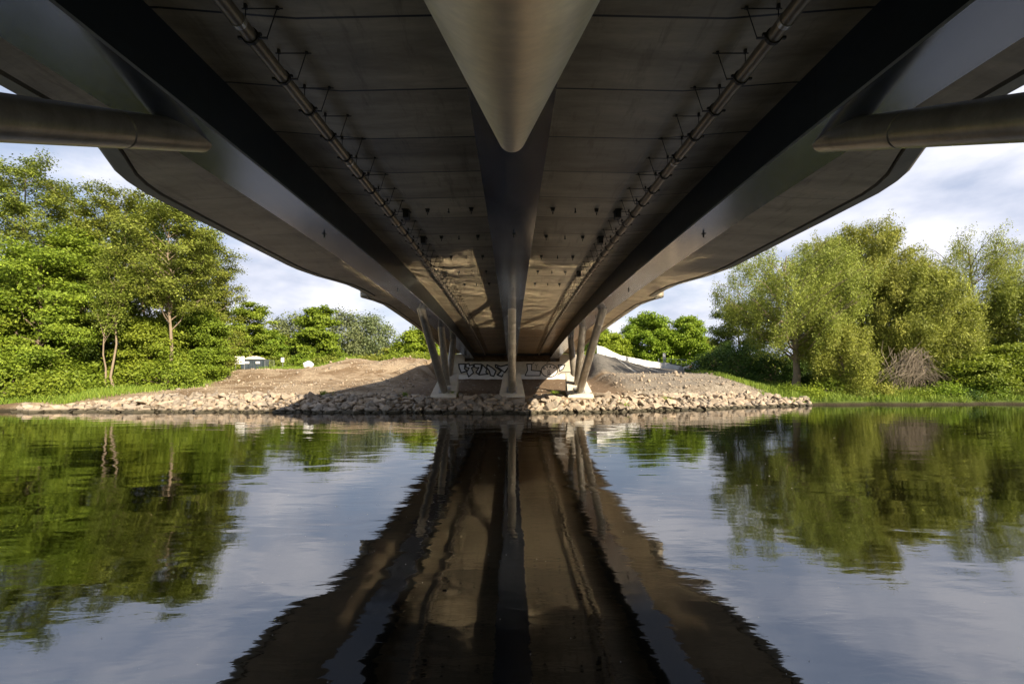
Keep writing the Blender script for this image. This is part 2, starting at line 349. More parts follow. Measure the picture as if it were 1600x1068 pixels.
def build_ground():
    xs = np.unique(np.concatenate([np.linspace(-900, -70, 14), np.arange(-70, 70.1, 0.5), np.linspace(70, 900, 14)]))
    ys = np.unique(np.concatenate([np.linspace(-300, -10, 10), np.arange(-10, 6, 1.0), np.linspace(6, 26, 6), np.arange(27, 70, 0.4), np.arange(70, 110, 2.0), np.linspace(110, 1200, 12)]))
    X, Y = np.meshgrid(xs, ys); Z = ground(X, Y)
    V = np.stack([X, Y, Z], -1).reshape(-1, 3); nx = len(xs); ny = len(ys)
    i, j = np.meshgrid(np.arange(nx - 1), np.arange(ny - 1)); a = (j * nx + i).ravel()
    Q = np.stack([a, a + 1, a + nx + 1, a + nx], -1)
    x, y, z = V.T; d = y - shore(x)
    jit = vnoise(x, y, 1.3, 21)
    grass = np.maximum.reduce([sst(22.5, 24.5, x + 0.55 * (46 - y) * 0.35 + jit), sst(31.5, 34, -x + (y - 34) * -0.35 + 0.8 * jit) * (d > 2), sst(66, 72, y + 2 * jit)])
    grass = np.maximum(grass, sst(58, 61, y + jit) * sst(20, 26, -x))
    grass = np.where(y < 8, 0.8, grass)
    gravel = sst(8.5, 10, x) * (1 - sst(48, 50, y + 0.3 * jit)) * (0.8 + 0.2 * jit)
    dark = sst(8, 9.5, x + 0.3 * jit) * sst(50.0, 51.5, y + 0.4 * jit) * (1 - sst(68, 72, y))
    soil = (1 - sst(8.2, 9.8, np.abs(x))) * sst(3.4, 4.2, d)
    me = fast_mesh('ground', V, Q, {'grass': ('POINT', grass), 'gravel': ('POINT', np.clip(gravel, 0, 1)), 'dark': ('POINT', dark), 'soil': ('POINT', soil)}, smooth=True)
    m, t, p = new_mat('ground')
    v = vec(t)
    def A(n):
        a_ = t.nodes.new('ShaderNodeAttribute'); a_.attribute_name = n; return a_.outputs['Fac']
    n1 = noise(t, v, 0.35, 8, 0.65, 0.5); n2 = noise(t, v, 2.5, 8, 0.7); n3 = noise(t, v, 14, 5, 0.7)
    vo = t.nodes.new('ShaderNodeTexVoronoi'); vo.inputs['Scale'].default_value = 7; t.links.new(v, vo.inputs['Vector'])
    r1 = ramp(t, (0.21, 0.145, 0.085), (0.40, 0.315, 0.215), 0.42, 0.57); t.links.new(n1.outputs['Fac'], r1.inputs['Fac'])
    r2 = ramp(t, (0.6, 0.58, 0.55), (1.25, 1.25, 1.25), 0.3, 0.7); t.links.new(n2.outputs['Fac'], r2.inputs['Fac'])
    r3 = ramp(t, (0.55, 0.55, 0.55), (1.35, 1.35, 1.35), 0.3, 0.7); t.links.new(n3.outputs['Fac'], r3.inputs['Fac'])
    dirt = mixc(t, 0.8, mixc(t, 0.8, r1.outputs[0], r2.outputs[0], 'MULTIPLY'), r3.outputs[0], 'MULTIPLY')
    rg = ramp(t, (0.13, 0.125, 0.11), (0.33, 0.31, 0.27), 0.2, 0.9); t.links.new(vo.outputs['Color'], rg.inputs['Fac'])
    gfac = mixc(t, n2.outputs['Fac'], (0.55, 0.55, 0.55), (1, 1, 1))
    gm = t.nodes.new('ShaderNodeMath'); gm.operation = 'MULTIPLY'; t.links.new(A('gravel'), gm.inputs[0]); t.links.new(gfac, gm.inputs[1])
    c = mixc(t, gm.outputs[0], dirt, mixc(t, 0.6, rg.outputs[0], r3.outputs[0], 'MULTIPLY'))
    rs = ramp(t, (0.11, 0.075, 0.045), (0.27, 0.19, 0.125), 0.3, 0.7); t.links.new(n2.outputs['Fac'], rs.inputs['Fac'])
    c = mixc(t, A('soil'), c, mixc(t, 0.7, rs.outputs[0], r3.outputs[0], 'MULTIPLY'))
    rd = ramp(t, (0.07, 0.065, 0.06), (0.20, 0.185, 0.16), 0.25, 0.75); t.links.new(n2.outputs['Fac'], rd.inputs['Fac'])
    c = mixc(t, A('dark'), c, mixc(t, 0.8, rd.outputs[0], r3.outputs[0], 'MULTIPLY'))
    rr = ramp(t, (0.05, 0.085, 0.012), (0.14, 0.19, 0.03), 0.3, 0.7); t.links.new(n2.outputs['Fac'], rr.inputs['Fac'])
    c = mixc(t, A('grass'), c, rr.outputs[0])
    g = t.nodes.new('ShaderNodeNewGeometry'); sp = t.nodes.new('ShaderNodeSeparateXYZ'); t.links.new(g.outputs['Position'], sp.inputs[0])
    mr = t.nodes.new('ShaderNodeMapRange'); mr.inputs['From Min'].default_value = 0.10; mr.inputs['From Max'].default_value = 0.28
    t.links.new(sp.outputs['Z'], mr.inputs['Value'])
    c = mixc(t, mr.outputs[0], (0.045, 0.036, 0.02), c)
    t.links.new(c, p.inputs['Base Color']); p.inputs['Roughness'].default_value = 0.95; p.inputs['Specular IOR Level'].default_value = 0.2
    h = mixc(t, 0.5, n2.outputs['Fac'], n3.outputs['Fac']); bump(t, p, h, 1.0, 0.3)
    tag(link('ground', me, m), kind='structure')
build_ground()


def build_water():
    V = [(-900, -40, 0), (900, -40, 0), (900, 60, 0), (-900, 60, 0)]
    me = bpy.data.meshes.new('river_water'); me.from_pydata(V, [], [(0, 1, 2, 3)]); me.update()
    m, t, p = new_mat('river_water')
    p.inputs['Base Color'].default_value = (0.0035, 0.003, 0.0015, 1); p.inputs['Roughness'].default_value = 0.03
    p.inputs['IOR'].default_value = 3.2; p.inputs['Specular IOR Level'].default_value = 0.5
    a = noise(t, vec(t, (0.45, 1.0, 1), 'Object'), 1.15, 2, 0.4, 0.6)
    b = noise(t, vec(t, (0.5, 1.5, 1), 'Object'), 4.6, 3, 0.5, 0.4)
    c_ = noise(t, vec(t, (0.3, 0.5, 1), 'Object'), 0.35, 2, 0.5, 0.3)
    # patches of breeze and of calm
    pt = ramp(t, (0.25, 0.25, 0.25), (1, 1, 1), 0.35, 0.65); t.links.new(c_.outputs['Fac'], pt.inputs['Fac'])
    h1 = t.nodes.new('ShaderNodeMath'); h1.operation = 'MULTIPLY'; h1.inputs[1].default_value = 1.0; t.links.new(a.outputs['Fac'], h1.inputs[0])
    h2 = t.nodes.new('ShaderNodeMath'); h2.operation = 'MULTIPLY'; t.links.new(b.outputs['Fac'], h2.inputs[0]); t.links.new(pt.outputs[0], h2.inputs[1])
    h3 = t.nodes.new('ShaderNodeMath'); h3.operation = 'MULTIPLY_ADD'; h3.inputs[1].default_value = 0.2
    t.links.new(h2.outputs[0], h3.inputs[0]); t.links.new(h1.outputs[0], h3.inputs[2])
    bump(t, p, h3.outputs[0], 1.0, 0.012)
    tag(link('river_water', me, m), kind='structure')
build_water()

# ------------------------------------------------------------------ the bridge
def zb(y): return CZ + 3.68 - 0.0011 * (y - 12) ** 2          # underside of the girders
YE = np.array([-40, 5.8, 7.4, 8.6, 9.1, 10.05, 10.6, 11.2, 13.1, 16.3, 18.4, 19.2, 20.4, 21.4, 22.2, 23.4, 24.9, 25.1, 25.5, 26.4, 27.6, 60])
XE = np.array([7.9, 7.9, 7.9, 8.0, 8.25, 8.78, 8.98, 9.1, 9.16, 9.2, 9.2, 9.14, 8.86, 8.45, 8.15, 7.98, 7.95, 8.35, 8.5, 8.15, 7.9, 7.85])
def xe(y): return float(np.interp(y, YE, XE))


def loft(name, prof, y0, y1, step, mat, parent, extra=(), smooth=False, label=None):
    ys = sorted(set([round(v, 3) for v in np.arange(y0, y1, step)] + [y1] + [e for e in extra if y0 < e < y1]))
    vs = []; n = None
    for y in ys:
        P = prof(y); n = len(P); vs += [(x, y, z) for x, z in P]
    fs = [(i * n + k, i * n + (k + 1) % n, (i + 1) * n + (k + 1) % n, (i + 1) * n + k) for i in range(len(ys) - 1) for k in range(n)]
    fs += [tuple(range(n)), tuple((len(ys) - 1) * n + k for k in range(n))[::-1]]
    b = MB(); b.add(vs, fs); o = b.build(name, mat, parent, smooth)
    if label: o['label'] = label
    return o


Y0, Y1 = -31.0, 54.6
bridge = empty('river_bridge', (0, 0, 0), label='wide steel and concrete road bridge over the river seen from below, on slanted tube legs', cat='bridge')
CURVE = [float(v) for v in YE] + list(np.arange(8, 30, 0.25))

def deck_prof(y):
    b = zb(y)
    half = [(0.0, 0.88), (2.7, 0.82), (4.46, 0.96), (5.56, 0.96)]
    pts = [(-x, b + z) for x, z in half[::-1]] + [(x, b + z) for x, z in half[1:]]
    return pts + [(5.56, b + 1.33), (0, b + 1.42), (-5.56, b + 1.33)]
loft('deck_slab', deck_prof, Y0, Y1 + 1.2, 0.75, M['soffit'], bridge)

for s in (-1, 1):
    def cant(y, s=s):
        b = zb(y); e = xe(y) - 0.52
        P = [(5.565, 0.93), (7.0, 0.80), (e, 0.735), (e, 1.22), (5.565, 1.325)]
        return [(s * x, b + z) for x, z in P]
    loft('cantilever', cant, Y0, Y1 + 1.2, 0.75, M['cantilever'], bridge, CURVE)
    def edge(y, s=s):
        b = zb(y); e = xe(y)
        P = [(e - 0.518, 0.83), (e - 0.45, 0.83), (e - 0.45, 0.70), (e - 0.08, 0.745), (e, 0.80), (e + 0.01, 1.22), (e - 0.05, 1.36), (e - 0.518, 1.34)]
        return [(s * x, b + z) for x, z in P]
    loft('edge_beam', edge, Y0, Y1 + 1.2, 0.75, M['edge'], bridge, CURVE)
    # railing on the edge: posts, handrail and thin bars
    rb = MB()
    yy = list(np.arange(Y0 + 1, Y1, 1.0))
    for h, r in ((1.12, 0.03), (0.80, 0.010), (0.50, 0.010), (0.2, 0.010)):
        rb.tube([(s * (xe(y) - 0.2), y, zb(y) + 1.35 + h) for y in yy], r, 6)
    for y in np.arange(Y0 + 1, Y1, 2.0):
        rb.box((s * (xe(y) - 0.2), y, zb(y) + 1.35 + 0.54), (0.05, 0.09, 1.12))
    rb.build('railing', M['darksteel'], bridge)


def girder(xc, hw, top):
    def gp(y):
        b = zb(y); w_ = hw
        P = [(-w_, 0), (w_, 0), (w_, 0.045), (w_ - 0.045, 0.045), (w_ - 0.045, top), (-w_ + 0.045, top), (-w_ + 0.045, 0.045), (-w_, 0.045)]
        return [(xc + x, b + z) for x, z in P]
    o = loft('box_girder', gp, Y0, Y1, 0.75, M['girder'], bridge)
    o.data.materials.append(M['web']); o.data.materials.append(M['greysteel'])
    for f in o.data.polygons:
        if abs(f.normal.x) > 0.7: f.material_index = 1 if f.area > 0.2 else 2  # flange lips get a paler steel to paint in the light they catch
    return o
girders = [girder(-5.01, 0.51, 0.957), girder(0, 0.57, 0.877), girder(5.01, 0.51, 0.957)]
nb = MB(); nb.tube([(0, 0, 0), (0, 0, -0.10)], 0.022, 8); nb.box((0, 0, -0.004), (0.09, 0.09, 0.012))
nip = nb.mesh('drain_nipple')
for g, xc in zip(girders, (-5.0, 0, 5.0)):
    for y in (12.0, 19.7, 27.4):
        link('drain_nipple', nip, M['darksteel'], g, (xc + 0.05, y, zb(y)))


def tube_leg(pts, r0, r1, name='strut'):
    P = [Vector(p) for p in pts]; L = [0]
    for a, b in zip(P, P[1:]): L.append(L[-1] + (b - a).length)
    tot = L[-1]
    def pos(s):
        for a, b, la, lb in zip(P, P[1:], L, L[1:]):
            if s <= lb: return a + (b - a) * ((s - la) / (lb - la))
        return P[-1]
    ss = sorted(set([0.0, tot] + [i * tot / 12 for i in range(13)] + [tot - 1.62 + q for q in (-0.02, -0.008, 0.008, 0.02)]))
    pp = []; rr = []
    for s_ in ss:
        k = s_ / tot; r = r0 + (r1 - r0) * k
        if abs(s_ - (tot - 1.62)) < 0.012: r -= 0.013
        pp.append(pos(s_)); rr.append(r)
    b = MB(); b.tube(pp, rr, 40)
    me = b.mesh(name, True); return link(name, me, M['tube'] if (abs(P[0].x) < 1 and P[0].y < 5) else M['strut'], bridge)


for x in (-5.0, 0.0, 5.0):
    # far pier: three tubes fanning out of one wedge shaped footing
    tube_leg([(x, 33.75, 1.25), (x, 24.55, zb(24.5) + 0.25)], 0.285, 0.22)
    tube_leg([(x, 34.9, 1.6), (x, 32.0, zb(32) + 0.2)], 0.285, 0.24)
    tube_leg([(x, 36.2, 2.2), (x, 38.5, 5.0), (x, 38.9, zb(39) + 0.2)], 0.285, 0.24)
    # near pier: the long front tube rises from behind the camera
    tube_leg([(x, -3.9, CZ + 0.49 - 3.9 * 0.4515), (x, 7.25, CZ + 0.49 + 7.25 * 0.4515)], 0.224, 0.224)
    for sgn, yb in ((1, 33.0), (-1, -3.0)):
        fb = MB(); hb, ht = 0.95, 0.64
        y_ = lambda d: yb + sgn * d
        prof = [(0.0, 0.2), (0.0, 0.90), (0.12, 1.02), (3.6, 2.62), (4.1, 2.62), (4.1, 0.2)]
        vs = [(x - (hb - (hb - ht) * d / 4.1), y_(d), z) for d, z in prof] + [(x + (hb - (hb - ht) * d / 4.1), y_(d), z) for d, z in prof]
        n = 6
        fb.add(vs, [tuple(range(n)), tuple(range(n, 2 * n))[::-1]] + [(k, (k + 1) % n, (k + 1) % n + n, k + n) for k in range(n)])
        ft = fb.build('footing', M['footing'], bridge)
        bv = ft.modifiers.new('bevel', 'BEVEL'); bv.width = 0.03; bv.segments = 2
    # grout pad round the foot of the front strut
    pb = MB(); R = Matrix.Rotation(math.atan2(1.5, 3.35), 3, 'X')
    pb.box((x, 33.75, 1.37), (0.78, 0.9, 0.06), R); pb.build('base_plate', M['greysteel'], bridge)

# drain pipes with their hangers
def hanger_mesh(s):
    b = MB()
    # ring clamp round the pipe, a screw at its side, two rods up to a cross bar with anchors on the slab
    ring = [(0.115 * math.cos(a), 0, 0.115 * math.sin(a)) for a in np.linspace(0, 2 * math.pi, 21)]
    n = 20; vs = []
    for a in np.linspace(0, 2 * math.pi, n, endpoint=False):
        for r, y in ((0.088, -0.02), (0.104, -0.02), (0.104, 0.02), (0.088, 0.02)):
            vs.append((r * math.cos(a), y, r * math.sin(a)))
    b.add(vs, [(i * 4 + k, ((i + 1) % n) * 4 + k, ((i + 1) % n) * 4 + (k + 1) % 4, i * 4 + (k + 1) % 4) for i in range(n) for k in range(4)])
    b.box((0.125 * s, 0, -0.02), (0.05, 0.03, 0.03)); b.box((-0.115 * s, 0, 0.02), (0.04, 0.03, 0.03))
    x0, x1 = 0.06 * s, -0.33 * s
    b.tube([(x0, 0, 0.10), (x0, 0, 0.385)], 0.0065, 6); b.tube([(-0.20 * s, 0, -0.03), (x1, 0, 0.36)], 0.0065, 6); b.box((-0.155 * s, 0, -0.025), (0.10, 0.03, 0.012))
    b.box(((x0 + x1) / 2 - 0.01 * s, 0, 0.335), (0.50, 0.011, 0.011))
    for x in (x0, x1): b.box((x, 0, 0.360), (0.034, 0.034, 0.06))
    return b.mesh('pipe_hanger')
def sleeve_mesh():
    b = MB(); b.tube([(0, -0.03, 0), (0, 0.03, 0)], 0.094, 20); return b.mesh('joint_sleeve')
slv = sleeve_mesh()
for s in (-1, 1):
    pb = MB(); ys = list(np.arange(-8, 54.2, 0.79))
    pb.tube([(s * 3.19, y, zb(y) + 0.475) for y in ys], 0.086, 20)
    pipe = pb.build('drain_pipe', M['pipe'], bridge, True)
    hm = hanger_mesh(s)
    for k, y in enumerate(np.arange(1.6, 54, 0.79)):
        link('pipe_hanger', hm, M['darksteel'], pipe, (s * 3.19, y, zb(y) + 0.475))
    for y in (2.9, 5.3, 8.9, 12.6, 16.2, 19.8, 24.6, 30.6, 37, 43):
        link('joint_sleeve', slv, M['bright'], pipe, (s * 3.19, y, zb(y) + 0.475))
# rows of anchor brackets on the slab between the girders
bb = MB(); bb.box((0, 0, -0.04), (0.09, 0.07, 0.08)); bb.box((0, 0, -0.006), (0.12, 0.10, 0.012)); bb.tube([(0, 0, -0.1), (0, 0, -0.16)], 0.014, 6); bkm = bb.mesh('anchor_bracket')
bs = MB(); bs.tube([(0, 0, 0), (0, 0, -0.10)], 0.016, 6); bs.box((0, 0, -0.10), (0.05, 0.05, 0.03)); bsm = bs.mesh('anchor_bolt')
bl = MB(); bl.box((0, 0, -0.11), (0.15, 0.26, 0.22)); bl.box((0, 0, -0.008), (0.2, 0.34, 0.016)); blm = bl.mesh('junction_box')
def soff(x): return float(np.interp(abs(x), [0, 2.7, 4.46], [0.88, 0.82, 0.96]))
for k, y in enumerate(np.arange(12.5, 23, 2.44)):
    for s in (-1, 1):
        for x, me_, nm in ((1.12, bkm, 'anchor_bracket'), (1.74, bsm, 'anchor_bolt'), (2.32, bkm, 'anchor_bracket')):
            link(nm, me_, M['darksteel'], bridge, (s * x, y, zb(y) + soff(x)))
        if k in (0, 1, 3): link('junction_box', blm, M['darksteel'], bridge, (s * 2.93, y + 0.15, zb(y) + soff(2.93) - 0.005))

# ------------------------------------------------------------------ abutment with its graffiti
ab = empty('abutment', (0, 55.0, 1.6), label='pale concrete abutment wall with silver graffiti under the far end of the bridge', cat='abutment wall')
WY = 55.0
def apart(name, mat, b, smooth=False, label=None):
    me = b.mesh(name, smooth); o = link(name, me, mat, ab); o.location = (0, -55.0, -1.6)
    if label: o['label'] = label
    return o
b = MB(); b.prism([(-7.2, 1.2), (7.4, 1.2), (7.4, 4.02), (-7.2, 4.02)], WY, WY + 1.6); apart('front_wall', M['abutment'], b)
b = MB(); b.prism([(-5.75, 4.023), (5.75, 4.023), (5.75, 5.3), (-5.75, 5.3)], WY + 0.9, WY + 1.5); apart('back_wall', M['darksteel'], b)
for s in (-1, 1):
    b = MB(); b.prism([(s * 5.76, 4.023), (s * 7.95, 4.023), (s * 7.95, 4.85), (s * 5.76, 4.98)], WY - 0.02, WY + 1.55); apart('cheek_wall', M['abutment'], b)
    b = MB(); x0 = s * 7.3
    vs = [(x0, WY + 0.3, 1.3), (x0, WY + 0.3, 4.0), (x0 + s * 3.0, WY + 2.5, 4.6), (x0 + s * 3.0, WY + 2.5, 1.3)]
    vs += [(v[0], v[1] + 0.4, v[2]) for v in vs]
    b.add(vs, [(0, 1, 2, 3), (4, 7, 6, 5), (0, 4, 5, 1), (1, 5, 6, 2), (2, 6, 7, 3), (3, 7, 4, 0)]); apart('wing_wall', M['abutment'], b)
b = MB(); b.prism([(-7.15, 1.8), (7.35, 1.8), (7.35, 2.52), (-7.15, 2.42)], WY - 0.004, WY + 0.01); apart('painted_band', M['whitewash'], b)
for x in (-5.0, 0, 5.0):
    b = MB(); b.box((x, WY + 0.35, 4.13), (0.6, 0.5, 0.2)); apart('bearing', M['darksteel'], b)


def wz(p):   # zoomed photo coordinates of the wall -> wall plane
    q = at(700 + p[0] / 7.27, 540 + p[1] / 7.27, WY); return (q.x, q.z)
def spray(poly, closed=True, fill=True, wd=0.055, dy=0.0):
    P = [wz(p) for p in poly]; wd *= 1.35
    if fill:
        b = MB(); b.prism(P, WY - 0.012 - dy, WY + 0.002); apart('graffiti_letter', M['silver'], b)
    b = MB(); n = len(P)
    for i in range(n if closed else n - 1):
        a, c = Vector(P[i]), Vector(P[(i + 1) % n]); d = (c - a)
        if d.length < 1e-4: continue
        d.normalize(); q = Vector((-d.y, d.x)) * wd
        a2, c2 = a - d * wd * 0.6, c + d * wd * 0.6
        # each stroke a hair thicker than the one before, so none lie in one plane
        b.prism([tuple(a2 + q), tuple(c2 + q), tuple(c2 - q), tuple(a2 - q)], WY - 0.018 - dy - i * 0.0007, WY - 0.001)
    apart('graffiti_outline', M['blackspray'], b)
spray([(122, 208), (195, 205), (188, 262), (222, 285), (150, 306), (128, 250)], wd=0.065)
spray([(205, 208), (238, 200), (245, 225), (290, 212), (283, 246), (266, 250), (290, 305), (235, 352), (215, 300), (240, 250), (205, 246)], wd=0.055, dy=0.012)
spray([(300, 208), (380, 210), (372, 270), (345, 322), (318, 300), (352, 246), (322, 250), (300, 240)], wd=0.055, dy=0.024)
spray([(392, 215), (440, 262), (430, 300), (455, 320), (352, 330), (385, 250)], wd=0.055, dy=0.036)
spray([(445, 215), (505, 250), (545, 285), (520, 345), (482, 335), (470, 285), (440, 250)], wd=0.06, dy=0.012)
spray([(540, 215), (600, 235), (685, 212), (690, 240), (610, 350), (560, 330), (605, 285), (540, 240)], wd=0.065, dy=0.048)
spray([(560, 235), (640, 300)], closed=False, fill=False, wd=0.05, dy=0.06)
spray([(895, 208), (952, 208), (946, 278), (1050, 286), (1045, 338), (875, 338), (905, 275)], wd=0.045)
spray([(1250, 218), (1328, 216), (1308, 262), (1268, 290), (1262, 250)], wd=0.045)
spray([(1242, 335), (1290, 300), (1398, 298), (1398, 345)], closed=False, fill=False, wd=0.03)
for p0 in ((960, 205), (1120, 196)):
    spray([p0, (p0[0] + 18, p0[1] - 14)], closed=False, fill=False, wd=0.03)
spray([(988, 208), (1005, 228), (1022, 206)], closed=False, fill=False, wd=0.02)
spray([(1004, 228), (1003, 262)], closed=False, fill=False, wd=0.02)
circ = [(1152 + 92 * math.cos(a), 282 + 72 * math.sin(a)) for a in np.linspace(0, 2 * math.pi, 28, endpoint=False)]
b = MB(); b.prism([wz(p) for p in circ], WY - 0.03, WY); apart('graffiti_letter', M['whitewash'], b)
spray(circ, fill=False, wd=0.04, dy=0.02)
c2 = [(1145 + 14 * math.cos(a), 288 + 12 * math.sin(a)) for a in np.linspace(0, 2 * math.pi, 12, endpoint=False)]
spray(c2, fill=False, wd=0.025, dy=0.03)


def text_part(txt, p, size, rot=0.0, y=WY - 0.034):
    cu = bpy.data.curves.new('t', 'FONT'); cu.body = txt; cu.size = size; cu.extrude = 0.004; cu.align_x = 'CENTER'; cu.offset = 0.018; cu.resolution_u = 3
    o = bpy.data.objects.new('t', cu); COL.objects.link(o)
    dg = bpy.context.evaluated_depsgraph_get(); me = bpy.data.meshes.new_from_object(o.evaluated_get(dg)); bpy.data.objects.remove(o)
    x, z = wz(p); me.transform(Matrix.Translation((x, y, z)) @ Matrix.Rotation(rot, 4, 'Y') @ Matrix.Rotation(math.radians(90), 4, 'X'))
    o = link('graffiti_text', me, M['blackspray'], ab); o.location = (0, -55.0, -1.6); return o
for ch, px, py, r in (('G', 1098, 268, -0.5), ('V', 1128, 252, -0.2), ('A', 1162, 250, 0.1), ('P', 1196, 264, 0.5)):
    text_part(ch, (px, py), 0.42, r)
text_part('20', (1145, 336), 0.44)

# ------------------------------------------------------------------ riprap
def rock_meshes(n):
    out_ = []
    for k in range(n):
        bm = bmesh.new(); r = np.random.default_rng(100 + k)
        P = r.normal(size=(10, 3)); P /= np.linalg.norm(P, axis=1)[:, None]; P *= r.uniform(0.85, 1.2, (10, 1))
        vs = [bm.verts.new(p) for p in P]
        res = bmesh.ops.convex_hull(bm, input=vs)
        bmesh.ops.delete(bm, geom=[g for g in res['geom_interior'] if isinstance(g, bmesh.types.BMVert)], context='VERTS')
        bmesh.ops.dissolve_limit(bm, angle_limit=0.28, verts=bm.verts, edges=bm.edges)
        bmesh.ops.triangulate(bm, faces=bm.faces)
        me = bpy.data.meshes.new('riprap_stone'); bm.to_mesh(me); bm.free()
        me.materials.append(M['rock']); out_.append(me)
    return out_
RK = rock_meshes(26)
cand = []
r = np.random.default_rng(5)
for x in np.arange(-33.5, 24.5, 0.44):
    top = 3.6 - 2.6 * sst(-24, -33, x) - 2.3 * sst(19.5, 24, x)
    for d in np.arange(-0.35, top, 0.36):
        xx = x + r.uniform(-0.2, 0.2); dd = d + r.uniform(-0.15, 0.15); y = float(shore(xx)) + dd
        if abs(xx) < 5.9 and any(abs(xx - q) < 1.35 for q in (-5, 0, 5)) and y > 32.3: continue
        s = float(np.clip(r.lognormal(-1.29, 0.27), 0.15, 0.46))
        cand.append((s, xx, y, float(ground(xx, y)) + s * 0.22, r.uniform(0, 6.28), r.uniform(-0.6, 0.5), r.uniform(-0.5, 0.5), r.uniform(0.85, 1.6), r.uniform(0.5, 0.95), int(r.integers(26)), r.uniform()))
for _ in range(900):      # small fill between the large ones
    xx = r.uniform(-33, 24); top = 4.3 - 3 * float(sst(-24, -33, xx)) - 2.7 * float(sst(19.5, 24, xx))
    dd = r.uniform(-0.4, top); y = float(shore(xx)) + dd; s = r.uniform(0.08, 0.17)
    if abs(xx) < 5.9 and any(abs(xx - q) < 1.15 for q in (-5, 0, 5)) and y > 32.5: continue
    cand.append((s, xx, y, float(ground(xx, y)) + s * 0.3 + 0.02, r.uniform(0, 6.28), r.uniform(-0.5, 0.5), r.uniform(-0.5, 0.5), r.uniform(0.8, 1.3), r.uniform(0.6, 0.9), int(r.integers(26)), r.uniform()))
cand.sort(key=lambda c: -c[0] * (c[7] ** 0.5) / c[2])
V = []; Q = []; T = []
cnt = 0
for k, (s, x, y, z, a, b1, b2, sx, sz, mi, tn) in enumerate(cand):
    Mx = Matrix.Translation((x, y, z)) @ Matrix.Rotation(a, 4, 'Z') @ Matrix.Rotation(b1, 4, 'X') @ Matrix.Rotation(b2, 4, 'Y') @ Matrix.Diagonal((s * sx, s, s * sz, 1))
    if k < 300:
        o = bpy.data.objects.new('riprap_stone', RK[mi]); COL.objects.link(o); o.matrix_world = Mx
        if x < -15: lb = 'large angular tan stone in the sunlit left part of the riprap bank'
        elif x < 2.6: lb = 'large angular stone in the shaded riprap under the bridge'
        else: lb = 'large angular tan stone in the sunlit right part of the riprap bank'
        tag(o, lb, 'stone', 'large stones of the riprap along the far bank')
    else:
        me = RK[mi]; co = np.empty(len(me.vertices) * 3); me.vertices.foreach_get('co', co); co = co.reshape(-1, 3)
        m3 = np.array(Mx)
        V.append(co @ m3[:3, :3].T + m3[:3, 3])
        fi = np.empty(len(me.polygons) * 3, np.int32); me.loops.foreach_get('vertex_index', fi)
        Q.append(fi.reshape(-1, 3) + cnt); cnt += len(co); T.append(np.full(len(Q[-1]), tn))
me = fast_mesh('riprap_rubble', np.concatenate(V), np.concatenate(Q), {'tint': ('FACE', np.concatenate(T))})
tag(link('riprap_rubble', me, M['rock']), 'smaller tan stones filling the riprap bank between the large ones', 'stones', kind='stuff')

# ------------------------------------------------------------------ foliage
def leaf_cloud(C, rg, nper, sig, size, asp=0.6, up=0.5, droop=0.0, center=None, tint_c=None):
    """leaf quads scattered round cluster centres C"""
    n = len(C); K = nper
    P = np.repeat(C, K, 0) + rg.normal(size=(n * K, 3)) * np.array(sig)
    if droop: P[:, 2] -= np.abs(rg.normal(size=n * K)) * droop
    nr = rg.normal(size=P.shape); nr /= np.linalg.norm(nr, axis=1)[:, None]
    if center is not None:
        o_ = P - center; o_ /= np.linalg.norm(o_, axis=1)[:, None] + 1e-6; nr = nr * 0.8 + o_ * 0.6
    nr[:, 2] += up; nr /= np.linalg.norm(nr, axis=1)[:, None]
    t = np.cross(nr, rg.normal(size=P.shape)); t /= np.linalg.norm(t, axis=1)[:, None] + 1e-9
    if droop: t[:, 2] -= 0.9; t /= np.linalg.norm(t, axis=1)[:, None]
    s = np.cross(nr, t); s /= np.linalg.norm(s, axis=1)[:, None] + 1e-9
    L = (size * rg.uniform(0.45, 1.5, len(P)))[:, None] / 2
    V = np.stack([P - t * L, P + s * L * asp, P + t * L, P - s * L * asp], 1).reshape(-1, 3)
    Q = np.arange(len(V)).reshape(-1, 4)
    ct = (rg.uniform(0, 1, n) if tint_c is None else tint_c)
    tint = np.clip(0.55 * np.repeat(ct, K) + 0.45 * rg.uniform(0, 1, len(P)), 0, 1)
    return V, Q, tint


def branch_tubes(B):
    mb = MB()
    for pts, rad, n in B: mb.tube(pts, rad, n, cap=False)
    return mb


def curve_pts(a, b, rise, k, rg, wob):
    P = []
    for i in range(k + 1):
        u = i / k; p = a + (b - a) * u; p = p + np.array([0, 0, rise * math.sin(math.pi * u)])
        if 0 < i < k: p = p + rg.normal(size=3) * wob
        P.append(p)
    return P


